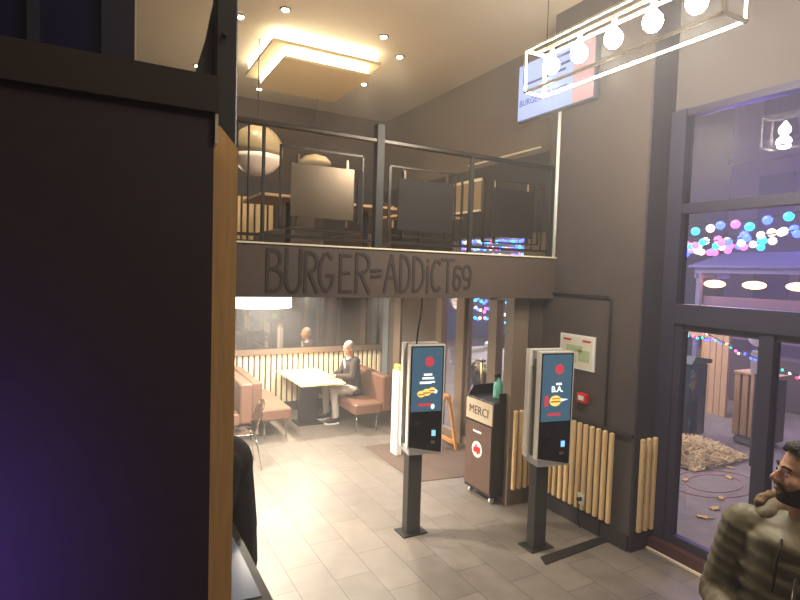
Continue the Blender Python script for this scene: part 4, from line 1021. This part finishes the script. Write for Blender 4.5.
# parked white car
def car():
    c = thing('parked_car', 'white car parked on the street beyond the entrance glass', 'car', (8.35, 8.6, -.02))
    MWH = mat('car_white_paint', (232, 232, 236), .3, coat=.5)
    y0 = 8.6
    prof = [(-2.0, .28), (-2.02, .62), (-1.9, .82), (-1.2, .93), (-.5, 1.36), (.25, 1.44), (1.0, 1.38), (1.62, 1.0), (1.95, .92), (2.0, .6), (1.98, .28)]
    prof = [(-a, b) for a, b in prof][::-1]
    n = len(prof); vs = []; fs = []
    secs = [(7.52, .0, .9), (7.46, .03, 1), (7.5, .1, 1.)]
    xs = [(-.86, .80), (-.80, .97), (-.70, 1.), (.70, 1.), (.80, .97), (.86, .80)]
    for (x, s) in xs:
        for (a, b) in prof:
            inset = .16*max(0, (b-.9))/.5; sx = 1 if x > 0 else -1
            vs.append((8.35+x-sx*inset, y0+a*(.985 if s < 1 else 1), .28+(b-.28)*(s if b < .6 else 1 if s > .9 else .99)))
    for i in range(len(xs)-1):
        for j in range(n):
            a = i*n+j; b = i*n+(j+1) % n; fs.append((a, b, b+n, a+n))
    fs.append(tuple(range(n-1, -1, -1))); fs.append(tuple(range((len(xs)-1)*n, len(xs)*n)))
    m = MB(); m.add(vs, fs); m.build('body', MWH, c)
    MG = mat('car_glass', (22, 24, 32), .08)
    for sx in (-1, 1):
        m = MB(); X = 8.35+sx*.775
        m.prism([(y0+1.1, .97), (y0+.52, 1.31), (y0-.2, 1.37), (y0-.2, .97)], 'X', X-.02, X+.02); m.prism([(y0-.28, .97), (y0-.28, 1.37), (y0-.92, 1.31), (y0-1.4, 1.0)], 'X', X-.02, X+.02)
        m.build('side_window', MG, c)
        for yy in (y0-1.28, y0+1.3):
            X2 = 8.35+sx*.78
            w_ = MB().tube([(X2-.1, yy, .30), (X2+.1, yy, .30)], .32, 24).build('wheel', M_BLACK, c, True)
            MB().tube([(X2+sx*.08, yy, .30), (X2+sx*.112, yy, .30)], .2, 20).build('hubcap', M_STEEL, w_, True)
    MB().add([(7.75, y0+1.16, 1.0), (8.95, y0+1.16, 1.0), (8.85, y0+.56, 1.345), (7.85, y0+.56, 1.345), (7.75, y0+1.19, .99), (8.95, y0+1.19, .99), (8.85, y0+.58, 1.37), (7.85, y0+.58, 1.37)],
       [(0, 1, 2, 3), (7, 6, 5, 4), (0, 4, 5, 1), (1, 5, 6, 2), (2, 6, 7, 3), (3, 7, 4, 0)]).build('windscreen', MG, c)
    for sx in (-1, 1):
        MB().ell((8.35+sx*.62, y0+1.97, .68), (.14, .05, .07)).build('headlamp', M_CHROME, c, True)
        MB().box(8.35+sx*.95-.08, 8.35+sx*.95+.08, y0+.85, y0+.97, .96, 1.08, b=.03).build('wing_mirror', MWH, c)
car()

# ------------------------------------------------------------------ lights
def light(kind, name, loc, e, col=(1, .85, .66), size=.1, rot=None, spot=None, blend=.5):
    d = bpy.data.lights.new(name, kind); d.energy = e; d.color = col
    if kind == 'AREA':
        d.shape = 'RECTANGLE' if hasattr(size, '__len__') else 'DISK'
        if hasattr(size, '__len__'): d.size, d.size_y = size
        else: d.size = size
    else: d.shadow_soft_size = size
    if spot: d.spot_size = R(spot); d.spot_blend = blend
    o = bpy.data.objects.new(name, d); COL.objects.link(o); o.location = loc
    if rot: o.rotation_euler = rot
    return o
WARM = (1, .80, .56); NEUT = (1, .88, .72)
for i, y in enumerate((3.24, 2.66, 2.07)):
    light('POINT', 'pendant_bulb_light', (PX, y, 4.02), 64, (1, .9, .76), .07)
for i, (x, y) in enumerate(spots[:5]):
    light('SPOT', 'ceiling_spot_light', (x, y, CE-.05), 60, WARM, .04, spot=110, blend=.7)
# recessed downlights under the mezzanine
dl0 = thing('downlight', 'recessed downlight', 'downlight', (0, 0, 0))
MB().lathe((0, 0, 0), [(.055, 0), (.058, -.005), (.045, -.006), (.04, -.001)], 18).build('bezel', M_STEEL, dl0, True)
MB().ell((0, 0, -.003), (.038, .038, .008)).build('bulb', E_SPOT, dl0, True)
DL = [(1.5, 5.3, 'recessed downlight under the mezzanine nearest the stairs', 330), (1.6, 6.7, 'recessed downlight under the mezzanine above the clear chair', 330), (3.0, 8.7, 'recessed downlight under the mezzanine above the booth table', 340),
      (3.1, 6.2, 'recessed downlight under the mezzanine before the entrance mat', 130), (.2, 6.0, 'recessed downlight under the mezzanine at the far left', 130)]
for i, (x, y, lb, e) in enumerate(DL):
    o = dl0 if i == 0 else copy_tree(dl0)
    o.location = (x, y, 2.309); o['label'] = lb; o['group'] = 'downlights under the mezzanine'
    light('SPOT', 'downlight_light', (x, y, 2.28), e, NEUT, .06, spot=150, blend=.6)
light('POINT', 'drum_light', (1.99, 8.0, 1.86), 90, NEUT, .2)
# bounce of the violet street lighting
light('AREA', 'street_lighting', (9.5, 3.0, 6.5), 80, (.7, .6, 1), (6, 8), rot=(0, R(20), 0))
light('POINT', 'street_lamp_light', (7.0, 4.4, 4.2), 210, (1, .82, .62), .3)
light('AREA', 'street_lighting_entrance', (7.6, 9.5, 5.0), 700, (.9, .88, 1), (4, 5))
light('POINT', 'fairy_glow_light', (8.8, 5.0, 3.4), 100, (.2, .15, 1), .4)
light('POINT', 'facade_light', (15, 5, 4.5), 700, (.45, .33, 1), .5)
# added unseen blue spot that tints the dark left partition
light('SPOT', 'partition_blue_fill', (-.52, .45, 1.75), 22, (.28, .14, 1), .1, rot=(R(100), 0, 0), spot=92, blend=1)
light('POINT', 'plate_highlight_light', (1.85, -.1, 3.85), 24, WARM, .08)  # unseen point added for the highlight on the steel infill plate
light('AREA', 'stair_side_fill', (1.6, -1.2, 5.3), 18, NEUT, (2, 2))  # unseen soft fill added to lift the dark parts of the room
light('POINT', 'mezzanine_fill', (2.5, 6.0, 3.9), 14, WARM, .3)  # unseen point fills added to brighten the mezzanine
light('POINT', 'mezzanine_fill', (1.2, 8.3, 3.6), 14, WARM, .3)

wd = bpy.data.worlds.new('night'); bpy.context.scene.world = wd; wd.use_nodes = True
wd.node_tree.nodes['Background'].inputs[0].default_value = (.10, .08, .24, 1); wd.node_tree.nodes['Background'].inputs[1].default_value = .6
vs_ = wd.node_tree.nodes.new('ShaderNodeVolumeScatter'); vs_.inputs['Density'].default_value = .017; vs_.inputs['Anisotropy'].default_value = .3  # thin air haze added in place of the lens veil
wd.node_tree.links.new(vs_.outputs[0], wd.node_tree.nodes['World Output'].inputs['Volume'])
sc = bpy.context.scene
sc.view_settings.view_transform = 'Standard'; sc.view_settings.look = 'None'; sc.view_settings.exposure = .6; sc.view_settings.gamma = 1
sc.view_settings.use_curve_mapping = False
